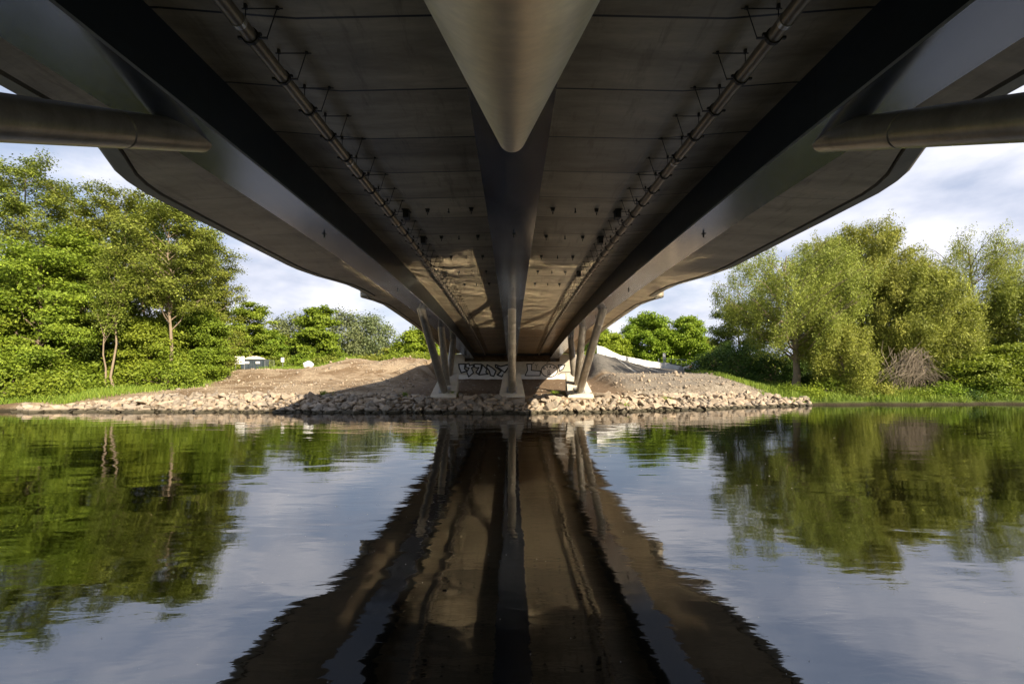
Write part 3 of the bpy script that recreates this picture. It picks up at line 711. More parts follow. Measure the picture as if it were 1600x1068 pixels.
def tree(name, px, py_top, y, R, leaf, label, cat='tree', seed=0, base=0.15, nl=34, ns=6, per=70, size=0.22, trunk_r=0.22, bark='bark', style='round',
         sig=None, group=None, trunk_px=None, zbase=None, asp=0.6, fork=False):
    rg = np.random.default_rng(1000 + seed)
    if sig is None: sig = {'maple': (0.46, 0.46, 0.13), 'lime': (0.42, 0.42, 0.2), 'willow': (0.25, 0.25, 0.28)}.get(leaf, (0.36, 0.36, 0.19))
    near = y < 55
    if near: size *= 0.76; per = int(per * 1.35)
    p = at(px, py_top, y); x = p.x; H = p.z
    xb = x if trunk_px is None else (trunk_px - 800) * y / F
    z0 = float(ground(xb, y)) if zbase is None else zbase
    H = H - z0
    root = empty(name, (xb, y, z0), label=label, cat=cat, group=group)
    lean = np.array([x - xb, 0, 0])
    trunk = []
    for i in range(9):
        u = i / 8; trunk.append(lean * (u ** 1.3) + np.array([0, 0, -0.25 + u * (H * 0.93 + 0.25)]) + rg.normal(size=3) * np.array([0.12, 0.12, 0]) * (H / 16) * (0 < i))
    tr = [trunk_r * (1.25 if i == 0 else 1) * (1 - 0.88 * i / 8) for i in range(9)]
    B = [(trunk, tr, 9)]; tips = []
    TP = np.array(trunk)
    def tpos(h):
        u = np.clip(h / (H * 0.93), 0, 1) * 8; i = int(min(u, 7)); return TP[i] + (TP[i + 1] - TP[i]) * (u - i)
    for i in range(nl):
        u = ((i + rg.uniform(0, 1)) / nl) ** 0.92
        if style == 'round': pr = math.sin(math.pi * min(0.97, 0.18 + 0.76 * u)) ** 0.55
        elif style == 'cone': pr = (1 - u) ** 0.7 * 0.95 + 0.12
        elif style == 'vase': pr = 0.45 + 0.75 * math.sin(math.pi * min(0.92, 0.1 + 0.72 * u))
        elif style == 'column': pr = (math.sin(math.pi * min(0.96, 0.22 + 0.70 * u)) ** 0.5)
        h = (base + u * (1 - base)) * H
        az = i * 2.39996 + rg.uniform(-0.5, 0.5); ln = R * pr * rg.uniform(0.72, 1.08)
        hs = max(0.06 * H, h - (0.10 + 0.10 * (1 - u)) * H - 0.25 * ln * (style == 'vase'))
        a = tpos(hs); e = tpos(h).copy(); e[2] = h
        e = e + np.array([math.cos(az) * ln, math.sin(az) * ln, rg.normal() * 0.35])
        lp = curve_pts(a, e, -0.04 * ln if style != 'round' else 0.06 * ln, 4, rg, 0.09 * ln / 2)
        r0 = trunk_r * (0.32 - 0.18 * u); B.append((lp, [r0, r0 * 0.8, r0 * 0.6, r0 * 0.42, r0 * 0.22], 5))
        LP = np.array(lp)
        tips.append(e)
        for k in range(ns):
            v = rg.uniform(0.3, 1.0) * 4; j = int(min(v, 3)); q = LP[j] + (LP[j + 1] - LP[j]) * (v - j)
            dirv = (e - a); dirv = dirv / (np.linalg.norm(dirv) + 1e-6)
            w_ = rg.normal(size=3); w_[2] = w_[2] * 0.6 + 0.25
            dd = dirv * 0.7 + w_ / np.linalg.norm(w_) * 0.9; dd /= np.linalg.norm(dd)
            sl = (0.45 + 0.30 * R) * rg.uniform(0.4, 0.95) * 0.75
            f = q + dd * sl
            if f[2] < 0.4: f[2] = 0.4 + rg.uniform(0, 0.3)
            B.append(([q, (q + f) / 2 + rg.normal(size=3) * 0.06, f], [r0 * 0.35, r0 * 0.25, r0 * 0.1], 3))
            tips += [f, q + dd * sl * 0.55]
    tips = np.array(tips)
    droop = 0.85 if leaf == 'willow' else 0
    ctr = np.array([lean[0] * 0.7, 0, H * 0.5])
    V_, Q_, T_ = leaf_cloud(tips, rg, per, sig, size, asp, 0.35, droop, ctr)
    bo = branch_tubes(B).build('trunk', M[bark], root, True)
    link('crown', fast_mesh('crown', V_, Q_, {'tint': ('FACE', T_)}), M[leaf], root)
    return root


def bush(name, px, py_top, y, R, leaf, label, seed=0, per=60, nc=90, size=0.2, group=None, flat=1.0, depth=None):
    rg = np.random.default_rng(3000 + seed); p = at(px, py_top, y); x = p.x
    z0 = float(ground(x, y)); H = max(0.6, p.z - z0)
    root = empty(name, (x, y, z0), label=label, cat='bush', group=group)
    D = depth or R
    u = rg.normal(size=(nc, 3)); u /= np.linalg.norm(u, axis=1)[:, None]; u[:, 2] = np.abs(u[:, 2])
    rad = rg.uniform(0.55, 1.0, (nc, 1)) ** 0.5
    lump = 1 + 0.22 * np.sin(u[:, :1] * 5 + seed) * np.cos(u[:, 1:2] * 4 + seed * 1.7)
    C = u * rad * lump * np.array([R, D, H * 0.93]); C[:, 2] = np.clip(C[:, 2], 0.15, None)
    B = []
    for k in range(0, nc, 4):
        B.append(([C[k] * np.array([0.06, 0.06, 0]), C[k] * np.array([0.5, 0.5, 0.62]), C[k]], [0.05, 0.03, 0.01], 4))
    branch_tubes(B).build('stems', M['bark'], root)
    V_, Q_, T_ = leaf_cloud(C, rg, per, (0.34, 0.34, 0.26), size, 0.6, 0.35, 0, np.array([0, 0, H * 0.2]))
    V_[:, 2] = np.clip(V_[:, 2], 0.02, None)
    link('foliage', fast_mesh('foliage', V_, Q_, {'tint': ('FACE', T_)}), M[leaf], root)
    return root


GL = 'trees of the wood on the left bank'; GR = 'willows on the right bank'; GB = 'trees on the skyline behind the left bank'; GH = 'trees behind the white barrier'
T = tree
# left bank
T('alder_tree', 40, 246, 43, 4.4, 'alder', 'tall sparse-topped alder at the far left edge with bare upper twigs showing', seed=1, nl=44, ns=7, per=52, base=0.05, group=GL, size=0.24)
T('alder_tree', -50, 262, 44, 4.8, 'alder', 'tall alder cut off by the left edge of the photo', seed=2, nl=40, ns=6, per=60, base=0.05, group=GL, size=0.26)
T('alder_tree', 118, 290, 45, 4.4, 'alder', 'tall airy alder second from the left, its top ending in loose twigs', seed=3, nl=44, ns=7, per=55, base=0.05, group=GL, size=0.24)
T('alder_tree', 196, 300, 46, 3.7, 'alder', 'rounded alder behind the pair of thin pale trunks', seed=4, nl=42, ns=7, per=65, base=0.1, group=GL, size=0.24)
T('alder_tree', 266, 312, 40.8, 4.0, 'alder', 'broad alder with a straight bare orange-brown trunk showing halfway up', seed=5, nl=46, ns=7, per=55, base=0.5, group=GL, size=0.23, bark='palebark', trunk_r=0.16)
T('alder_tree', 322, 372, 49, 3.4, 'alder', 'alder at the right end of the left wood, sloping down to the clearing', seed=6, nl=40, ns=6, per=65, base=0.03, group=GL, size=0.23)
T('alder_tree', 332, 452, 51, 1.7, 'alder', 'low alder closing the wood next to the large white board', seed=36, nl=34, ns=6, per=60, base=0.03, group=GL, size=0.22)
T('maple_tree', 62, 395, 38, 4.2, 'maple', 'bright green maple hanging low over the stones at far left', seed=7, nl=44, ns=7, per=75, base=0.04, group=GL, size=0.26)
T('maple_tree', 130, 365, 42, 3.2, 'maple', 'bright green maple in front of the alders above the left end of the riprap', seed=8, nl=42, ns=7, per=70, base=0.2, group=GL, size=0.26)
T('maple_tree', -20, 420, 37.5, 3.6, 'maple', 'low maple at the left picture edge with branches near the water', seed=9, nl=40, ns=6, per=75, base=0.03, group=GL, size=0.26)
T('maple_tree', 236, 505, 42, 2.2, 'maple', 'young layered maple under the bare-trunked alder', seed=10, nl=40, ns=6, per=70, base=0.05, group=GL, size=0.25)
T('maple_tree', 312, 492, 45.5, 2.3, 'maple', 'small maple at the forest edge above the green grass strip', seed=11, nl=36, ns=6, per=65, base=0.03, group=GL, size=0.24)
T('slender_tree', 180, 395, 38.0, 1.3, 'alder', 'slender tree with two thin pale trunks leaning at the wood edge', seed=12, nl=18, ns=5, per=30, base=0.62, group=GL, size=0.2, bark='palebark', trunk_r=0.10)
T('slender_tree', 170, 440, 37.6, 1.0, 'alder', 'thin pale leaning stem left of its slightly taller twin', seed=13, nl=12, ns=4, per=24, base=0.6, group=GL, size=0.2, bark='palebark', trunk_r=0.08, trunk_px=162)
T('maple_tree', 390, 477, 69, 3.2, 'maple', 'bright green young tree standing just behind the large white board', seed=14, nl=40, ns=6, per=55, base=0.03, group=GL, size=0.28)
T('maple_tree', 424, 520, 71, 2.4, 'maple', 'low green tree behind the dark container', seed=37, nl=34, ns=6, per=50, base=0.02, group=GL, size=0.28)
T('alder_tree', 300, 372, 53, 3.6, 'alder', 'alder filling the back of the wood behind the straight bare trunk', seed=41, nl=40, ns=6, per=55, base=0.05, group=GL, size=0.24)
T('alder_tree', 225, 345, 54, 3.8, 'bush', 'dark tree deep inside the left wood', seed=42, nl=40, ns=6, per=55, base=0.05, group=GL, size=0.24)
# skyline left
T('poplar_tree', 458, 498, 80, 4.0, 'poplar', 'pale thin-leaved tree left of the dense deep green one on the skyline', seed=15, nl=34, ns=6, per=26, base=0.12, group=GB, size=0.34, sig=(0.6, 0.6, 0.5), style='column')
T('lime_tree', 497, 487, 74, 3.5, 'maple', 'dense deep green tree in the middle of the left skyline', seed=16, nl=44, ns=7, per=55, base=0.03, group=GB, size=0.34, style='round')
T('poplar_tree', 543, 490, 84, 3.4, 'poplar', 'pale thin-leaved tree just right of the dense deep green one', seed=17, nl=34, ns=6, per=26, base=0.10, group=GB, size=0.34, sig=(0.6, 0.6, 0.5), style='column')
T('poplar_tree', 586, 497, 86, 3.9, 'poplar', 'pale poplar above the dirt heap, widest of the thin-leaved ones', seed=18, nl=34, ns=6, per=26, base=0.12, group=GB, size=0.34, sig=(0.6, 0.6, 0.5), style='round')
T('maple_tree', 655, 516, 74, 3.6, 'lime', 'bright green tree right beside the left edge of the bridge', seed=19, nl=36, ns=6, per=50, base=0.03, group=GB, size=0.32)
T('maple_tree', 622, 545, 80, 2.8, 'alder', 'low olive tree between the pale poplar and the bridge', seed=20, nl=30, ns=6, per=40, base=0.02, group=GB, size=0.32)
T('maple_tree', 432, 527, 76, 2.6, 'alder', 'low rounded tree behind the small white sign', seed=21, nl=30, ns=6, per=45, base=0.02, group=GB, size=0.32)
# right, behind the barrier
T('maple_tree', 950, 520, 76, 3.6, 'lime', 'yellow-green tree touching the right edge of the bridge', seed=22, nl=36, ns=6, per=55, base=0.05, group=GH, size=0.32)
T('lime_tree', 1012, 497, 80, 4.8, 'lime', 'broad bright green tree above the middle of the white barrier', seed=23, nl=46, ns=7, per=60, base=0.08, group=GH, size=0.34, trunk_r=0.3)
T('lime_tree', 1076, 497, 78, 3.4, 'lime', 'bright green tree with a pale forked trunk beside the painted boards', seed=24, nl=38, ns=6, per=50, base=0.18, group=GH, size=0.32, bark='palebark')
T('alder_tree', 1104, 530, 84, 2.6, 'alder', 'olive tree in the gap between the bright trees and the willows', seed=25, nl=30, ns=6, per=36, base=0.03, group=GH, size=0.32)
T('lime_tree', 1044, 520, 92, 3.6, 'lime', 'smaller green tree filling the gap behind the two bright ones', seed=26, nl=34, ns=6, per=45, base=0.05, group=GH, size=0.34)
# right bank willows
W = dict(leaf='willow', asp=0.30, group=GR)
T('willow_tree', 1155, 478, 62, 3.6, label='smaller yellow-green tree at the left end of the willows', seed=27, nl=38, ns=6, per=60, base=0.03, size=0.30, **{**W, 'leaf': 'alder'})
T('willow_tree', 1225, 385, 44.5, 5.4, label='old willow with a thick reddish-brown trunk and branches spreading left', seed=28, nl=48, ns=8, per=75, base=0.44, size=0.26, bark='palebark', trunk_r=0.36, style='vase', trunk_px=1243, **W)
T('willow_tree', 1345, 362, 50, 6.4, label='tallest willow with a twiggy top next to the bridge edge', seed=29, nl=72, ns=8, per=85, base=0.10, size=0.32, trunk_r=0.4, **W)
T('willow_tree', 1290, 372, 54, 4.6, label='willow filling the back between the thick trunk and the tallest crown', seed=30, nl=46, ns=7, per=78, base=0.08, size=0.32, **W)
T('willow_tree', 1302, 500, 42, 2.6, label='small silvery willow leaning over the grass by the right end of the stones', seed=31, nl=34, ns=6, per=60, base=0.18, size=0.28, bark='palebark', trunk_px=1322, trunk_r=0.16, **W)
T('willow_tree', 1432, 425, 46, 4.8, label='rounded willow in the middle of the right bank above the dead twigs', seed=32, nl=50, ns=8, per=83, base=0.14, size=0.32, **W)
T('willow_tree', 1515, 375, 50, 5.2, label='open fan-shaped willow with bare limbs against the sky', seed=33, nl=60, ns=8, per=62, base=0.22, size=0.25, style='vase', trunk_r=0.34, **W)
T('willow_tree', 1600, 435, 46, 4.6, label='low willow cut off by the right edge of the photo', seed=34, nl=46, ns=7, per=80, base=0.04, size=0.32, **W)
T('willow_tree', 1700, 420, 48, 5.0, label='willow just outside the right edge whose twigs reach into view', seed=35, nl=40, ns=6, per=50, base=0.04, size=0.34, **W)
T('maple_tree', 1520, 560, 42.5, 2.6, 'maple', 'dense fresh green shrub tree leaning over the water on the right', seed=38, nl=40, ns=7, per=70, base=0.02, size=0.26, group=GR)
T('maple_tree', 1580, 545, 42.5, 2.4, 'maple', 'fresh green shrub tree at the right edge touching the bank', seed=39, nl=36, ns=6, per=60, base=0.02, size=0.26, group=GR)

for k, (px, py, y, R_, lf, lb) in enumerate([
    (1268, 604, 39.6, 0.9, 'lime', 'low fresh herb clump on the grass just right of the last stones'),
    (1298, 592, 41.0, 1.1, 'maple', 'herb clump on the grass in front of the small silvery willow'),
    (1340, 606, 39.9, 0.9, 'alder', 'olive herb clump near the water left of the dead twigs'),
    (1378, 600, 40.2, 1.0, 'willow', 'dry-looking pale clump at the left foot of the dead twigs'),
    (1430, 608, 39.7, 0.8, 'maple', 'herb clump at the waterline under the dead twigs'),
    (1478, 598, 40.2, 1.1, 'lime', 'light green clump at the waterline right of the dead twigs'),
    (1512, 606, 39.8, 0.8, 'bush', 'small dark clump at the waterline below the fresh green shrub tree'),
    (1550, 596, 40.3, 1.2, 'maple', 'leafy clump overhanging the water near the right edge'),
    (1592, 604, 40.0, 1.0, 'alder', 'olive clump at the waterline by the right edge of the photo'),
    (1235, 606, 42.0, 0.8, 'maple', 'small herb clump between the gravel and the thick willow')]):
    bush('herb_clump', px, py, y, R_, lf, lb, seed=80 + k, nc=40, per=40, size=0.14, group='herb clumps along the right waterline')
# unseen trees added behind and beside the viewer to shade the near water
for k, (x_, y_, h_, r_) in enumerate([(13.5, -9, 14, 4.0), (19, -10, 15, 4.5), (25, -8.5, 14, 4.2), (31, -10, 15, 4.5), (-15, -8, 14, 4.2), (-24, -10, 15, 4.6)]):
    lb = ['tree on the near bank closest to the bridge on its right', 'second tree from the bridge on the right of the near bank', 'third tree from the bridge on the right of the near bank', 'outermost tree on the right of the near bank', 'tree on the near bank closest to the bridge on its left', 'outer tree on the left of the near bank'][k]
    T('alder_tree', 800 + x_ * 711 / 10, 583 - (h_ - CZ) * 711 / 10, 10, r_, 'alder', lb, seed=90 + k, nl=34, ns=6, per=40, base=0.1, size=0.5, group='trees on the near bank', zbase=1.8).location.y = y_
GD = 'dark shrubs below the willows'; GU = 'shrubs at the foot of the left wood'; GF = 'hedge shrubs behind the clearing'
for k, (px, py, y, R, lf, lb) in enumerate([
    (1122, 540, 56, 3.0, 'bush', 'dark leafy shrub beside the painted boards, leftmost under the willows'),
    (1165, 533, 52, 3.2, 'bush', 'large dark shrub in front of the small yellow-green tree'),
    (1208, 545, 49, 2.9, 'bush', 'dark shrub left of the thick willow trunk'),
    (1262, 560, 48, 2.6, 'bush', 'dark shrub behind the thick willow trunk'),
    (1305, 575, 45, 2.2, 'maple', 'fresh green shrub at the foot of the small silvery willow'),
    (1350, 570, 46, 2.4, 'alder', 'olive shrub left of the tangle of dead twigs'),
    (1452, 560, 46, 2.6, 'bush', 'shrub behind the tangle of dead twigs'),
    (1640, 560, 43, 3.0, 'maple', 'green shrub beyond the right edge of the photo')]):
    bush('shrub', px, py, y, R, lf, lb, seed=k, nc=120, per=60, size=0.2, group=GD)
for k, (px, py, y, R, lf, lb) in enumerate([
    (20, 560, 35.0, 2.0, 'maple', 'green shrub at the far left touching the waterline'),
    (75, 585, 34.6, 1.6, 'maple', 'low green shrub spilling over the left end of the stones'),
    (110, 570, 37, 2.2, 'maple', 'green shrub behind the one spilling over the stones'),
    (205, 560, 40, 1.8, 'maple', 'small leafy shrub at the foot of the thin pale trunks'),
    (268, 548, 39.8, 2.0, 'maple', 'leafy shrub below the straight bare trunk'),
    (322, 545, 49, 1.8, 'alder', 'shrub at the corner where the wood meets the dirt slope'),
    (-50, 560, 35.5, 2.4, 'maple', 'shrub on the bank left of the photo'),
    (160, 545, 42, 2.4, 'bush', 'dark shrub inside the wood behind the pale trunks')]):
    bush('shrub', px, py, y, R, lf, lb, seed=20 + k, nc=90, per=60, size=0.2, group=GU)
hedge = ['hedge shrub directly behind the large white board', 'hedge shrub behind the dark container', 'hedge shrub left of the small white sign', 'hedge shrub right of the small white sign',
         'hedge shrub behind the white boulder', 'hedge shrub right of the white boulder', 'hedge shrub at the left end of the dirt heap', 'hedge shrub above the middle of the dirt heap', 'hedge shrub above the right end of the dirt heap', 'hedge shrub closest to the bridge']
for k, px in enumerate(range(372, 700, 35)):
    bush('hedge_shrub', px, [556, 560, 556, 553, 556, 552, 555, 550, 554, 548][k], 68 + (k % 3), 2.8, 'maple' if k % 2 else 'alder', hedge[k], seed=40 + k, nc=80, per=44, size=0.28, group=GF)
for k, (px, py, lb) in enumerate([(930, 548, 'green shrub behind the high end of the white barrier'), (985, 553, 'green shrub above the white barrier left of the sign poles'), (1060, 560, 'green shrub behind the low end of the white barrier'), (1110, 556, 'green shrub behind the painted boards')]):
    bush('shrub', px, py, 82, 3.4, 'maple', lb, seed=60 + k, nc=80, per=40, size=0.34, group='shrubs behind the white barrier')


# the far-off wood closing the horizon: one mass
def far_wood():
    rg = np.random.default_rng(77); C = []
    for i in range(1500):
        a = rg.uniform(-1.05, 1.05); d = rg.uniform(125, 170); x = math.tan(a) * d
        h = 5.5 + 2.5 * math.sin(x * 0.06) + 1.5 * math.sin(x * 0.23 + 1)
        C.append((x, d, 3 + rg.uniform(0, 1) ** 0.7 * max(2.5, h)))
    V_, Q_, T_ = leaf_cloud(np.array(C), rg, 36, (1.6, 1.2, 0.8), 0.9, 0.7, 0.5)
    tag(link('far_wood', fast_mesh('far_wood', V_, Q_, {'tint': ('FACE', T_)}), M['alder']), 'distant green belt of woodland closing the horizon', 'wood', kind='stuff')
far_wood()


# grass and herbs: stuff
def grass_patch(name, label, pts, hgt, seed, cat='grass'):
    rg = np.random.default_rng(seed); P = np.array(pts); n = len(P)
    P = np.column_stack([P, ground(P[:, 0], P[:, 1]) - 0.02])
    a = rg.uniform(0, 6.28, n); wdt = rg.uniform(0.012, 0.03, n); h = hgt * rg.uniform(0.4, 1.3, n)
    sd_ = np.column_stack([np.cos(a), np.sin(a), np.zeros(n)]) * wdt[:, None]
    lean = rg.normal(size=(n, 3)) * 0.28 * h[:, None]; lean[:, 2] = 0
    up_ = np.column_stack([np.zeros(n), np.zeros(n), h])
    V_ = np.stack([P - sd_, P + sd_, P + sd_ * 0.4 + up_ * 0.95 + lean, P - sd_ * 0.4 + up_ + lean * 1.1], 1).reshape(-1, 3)
    tag(link(name, fast_mesh(name, V_, np.arange(4 * n).reshape(-1, 4), {'tint': ('FACE', rg.uniform(0, 1, n))}), M['grass']), label, cat, kind='stuff')
rg = np.random.default_rng(9)
pts = []
while len(pts) < 26000:
    px = rg.uniform(-10, 420); y = rg.uniform(32.5, 50); x = (px - 800) * y / F
    edge_ = np.interp(y, [32, 34, 36, 40, 46, 50], [-33, -30, -29, -27.5, -30.5, -31.5])
    if x < edge_ + rg.normal() * 0.5 and y > shore(x) + 1.2: pts.append((x, y))
grass_patch('grass', 'fresh green grass strip between the left wood and the stones', pts, 0.42, 1)
pts = []
while len(pts) < 30000:
    y = rg.uniform(36.5, 52); x = rg.uniform(17, 46)
    left_ = np.interp(y, [36, 38, 41, 45, 52], [24.0, 22.3, 21.2, 20.2, 20.5])
    if x > left_ + rg.normal() * 0.4 and y > shore(x) + 0.5: pts.append((x, y))
grass_patch('grass', 'green grass and herbs between the right end of the stones and the willows', pts, 0.40, 2)
pts = [(x, y) for x, y in zip(rg.uniform(-31, -20, 6000), rg.uniform(55, 66, 6000))]
grass_patch('grass', 'thin green grass at the back of the clearing by the white signs', pts, 0.35, 3)
V_ = []
for x, y in ((-4.4, 33.6), (7.9, 31.6), (-14, 33.9), (11.5, 34.0), (-7.9, 33.2), (3.2, 33.5)):
    V_ += [(x + rg.normal() * 0.16, y + rg.normal() * 0.1) for _ in range(130)]
grass_patch('weeds', 'small green weeds sprouting between the riprap stones', V_, 0.35, 4, 'weeds')


# tangle of dead twigs on the right bank
def deadwood():
    rg = np.random.default_rng(31); c = at(1412, 600, 42.3); z0 = float(ground(c.x, c.y))
    B = []
    for k in range(270):
        a = np.array([rg.normal() * 0.5 + 0.8, rg.normal() * 0.5, rg.uniform(1.6, 4.2)])
        e = np.array([a[0] * 0.4 + rg.normal() * 1.6, -0.6 + rg.normal() * 0.7, rg.uniform(0.15, 1.6)])
        B.append((curve_pts(a, e, 0.5 * rg.uniform(0, 1), 4, rg, 0.12), list(np.array([0.020, 0.015, 0.011, 0.008, 0.005]) * rg.uniform(0.5, 1.3)), 4))
    for k in range(8):
        a = np.array([rg.uniform(-1, 1.2), 0.4, 0.2]); e = a + np.array([rg.normal() * 1.6, rg.normal() * 0.4, rg.uniform(3, 5)])
        B.append((curve_pts(a, e, 0, 5, rg, 0.2), [0.06, 0.05, 0.045, 0.035, 0.025, 0.015], 6))
    me = branch_tubes(B).mesh('dead_branches', True)
    o = link('dead_branches', me, M['twig'], loc=(c.x, c.y, z0)); tag(o, 'tangle of bare brown dead twigs hanging over the right bank', 'dead branches')
deadwood()

# ------------------------------------------------------------------ things on the left clearing
def gz(x, y): return float(ground(x, y))
def sign(px0, px1, py0, py1, y, name, label, posts, group=None):
    a = at(px0, py1, y); b_ = at(px1, py0, y); xc = (a.x + b_.x) / 2; z0 = gz(xc, y)
    root = empty(name, (xc, y, z0), label=label, cat='sign')
    w_ = b_.x - a.x; h0 = a.z - z0; h1 = b_.z - z0
    m = MB(); m.box((0, 0, (h0 + h1) / 2), (w_, 0.03, h1 - h0)); bo = m.build('board', M['white'], root); bv = bo.modifiers.new('bevel', 'BEVEL'); bv.width = 0.008
    for q in posts:
        m = MB(); m.tube([(q * w_ / 2, 0.045, -0.2), (q * w_ / 2, 0.045, h1 - 0.05)], 0.03, 8); m.build('post', M['greysteel'], root)
    return root
sign(367, 382, 556.5, 568.5, 57, 'information_board', 'large blank white board on two posts at the left end of the clearing', (-0.92, 0.92))
sign(439, 444, 558.5, 565.5, 60, 'small_sign', 'small white sign on a single post between the container and the boulder', (0.0,))


def container():
    a = at(380, 577, 61); b_ = at(416, 566, 61); xc = (a.x + b_.x) / 2; z0 = gz(xc, 61)
    root = empty('skip_container', (xc, 61, z0), label='dark blue-grey skip container with a pale covered load behind the dirt crest', cat='container')
    w_ = (b_.x - a.x); h = 1.42
    m = MB(); m.prism([(-w_ / 2 + 0.25, 0.12), (w_ / 2 - 0.25, 0.12), (w_ / 2, h), (-w_ / 2, h)], -0.85, 0.85); m.build('body', M['darkblue'], root)
    m = MB()
    for q in np.linspace(-0.42, 0.42, 6): m.box((q * w_, -0.88, h * 0.52), (0.07, 0.06, h * 0.72))
    m.box((0, -0.87, h - 0.05), (w_ + 0.1, 0.08, 0.1)); m.box((0, 0.87, h - 0.05), (w_ + 0.1, 0.08, 0.1)); m.build('rim_and_ribs', M['darkblue'], root)
    for q, ww in ((-0.18, 0.7), (0.30, 0.55)):
        m = MB(); m.box((q * w_, -0.925, h * 0.68), (ww, 0.02, 0.28)); m.build('plate', M['white'], root)
    # heaped tarp
    rg = np.random.default_rng(4); nx, ny = 16, 9; V_ = []
    for j in range(ny):
        for i in range(nx):
            u, v = i / (nx - 1) * 2 - 1, j / (ny - 1) * 2 - 1
            V_.append((u * w_ * 0.42, v * 0.8, h - 0.06 + 0.46 * (1 - abs(u) ** 3) * (1 - abs(v) ** 3) + 0.04 * rg.normal() * (abs(u) < 0.95) * (abs(v) < 0.95)))
    m = MB(); m.add(V_, [(j * nx + i, j * nx + i + 1, (j + 1) * nx + i + 1, (j + 1) * nx + i) for j in range(ny - 1) for i in range(nx - 1)]); m.build('tarp', M['tarp'], root, True)
    for q in (-0.3, 0.3):
        m = MB(); m.box((q * w_, 0, 0.06), (0.3, 1.5, 0.12)); m.build('skid', M['darksteel'], root)
container()


def barrier_fence():
    a = at(415, 577, 59); b_ = at(427, 567, 59); xc = (a.x + b_.x) / 2; z0 = gz(xc, 59)
    root = empty('site_fence', (xc, 59, z0), label='short grey tubular site fence right of the dark container', cat='fence')
    w_ = 1.2; h = 1.15
    m = MB(); m.tube([(-w_ / 2, 0, 0.1), (-w_ / 2, 0, h), (w_ / 2, 0, h), (w_ / 2, 0, 0.1), (-w_ / 2, 0, 0.1)], 0.02, 6); m.build('frame', M['greysteel'], root)
    m = MB()
    for q in np.linspace(-0.9, 0.9, 8): m.tube([(q * w_ / 2, 0, 0.1), (q * w_ / 2, 0, h)], 0.007, 5)
    m.build('bars', M['greysteel'], root)
    for q in (-1, 1):
        m = MB(); m.box((q * w_ / 2, 0, 0.05), (0.16, 0.5, 0.1)); m.build('foot', M['darksteel'], root)
barrier_fence()


def boulder():
    bm = bmesh.new(); bmesh.ops.create_icosphere(bm, subdivisions=3, radius=1)
    for v in bm.verts:
        d = v.co.normalized(); n_ = mnoise.noise(d * 1.6 + Vector((3, 1, 0))); n2 = mnoise.noise(d * 4)
        v.co = d * (1 + 0.22 * n_ + 0.06 * n2); v.co.z = max(v.co.z, -0.75)
    me = bpy.data.meshes.new('white_boulder'); bm.to_mesh(me); bm.free()
    p = at(481.5, 574, 53.2); o = link('white_boulder', me, M['white'], loc=(p.x, p.y, gz(p.x, p.y) + 0.36)); o.scale = (0.60, 0.55, 0.46)
    tag(o, 'white rounded boulder lying alone on the crest of the dirt slope', 'boulder')
boulder()


def clods():
    rg = np.random.default_rng(12)
    V = []; Q = []; T = []; cnt = 0
    for k in range(1900):
        if k < 1300: x, y = rg.uniform(-31, -9), rg.uniform(35, 58)
        elif k < 1500: x, y = rg.uniform(-8, 8), rg.uniform(37, 54)
        else: x, y = rg.uniform(9, 20), rg.uniform(37, 48)
        s = float(np.clip(rg.lognormal(-3.0, 0.6), 0.025, 0.22)); me = RK[int(rg.integers(26))]
        co = np.empty(len(me.vertices) * 3); me.vertices.foreach_get('co', co); co = co.reshape(-1, 3) * s + np.array([x, y, gz(x, y) + s * 0.3])
        fi = np.empty(len(me.polygons) * 3, np.int32); me.loops.foreach_get('vertex_index', fi)
        V.append(co); Q.append(fi.reshape(-1, 3) + cnt); cnt += len(co); T.append(np.full(len(Q[-1]), rg.uniform()))
    tag(link('loose_rubble', fast_mesh('loose_rubble', np.concatenate(V), np.concatenate(Q), {'tint': ('FACE', np.concatenate(T))}), M['rock']), 'scattered small stones and clods on the bare earth', 'rubble', kind='stuff')
clods()

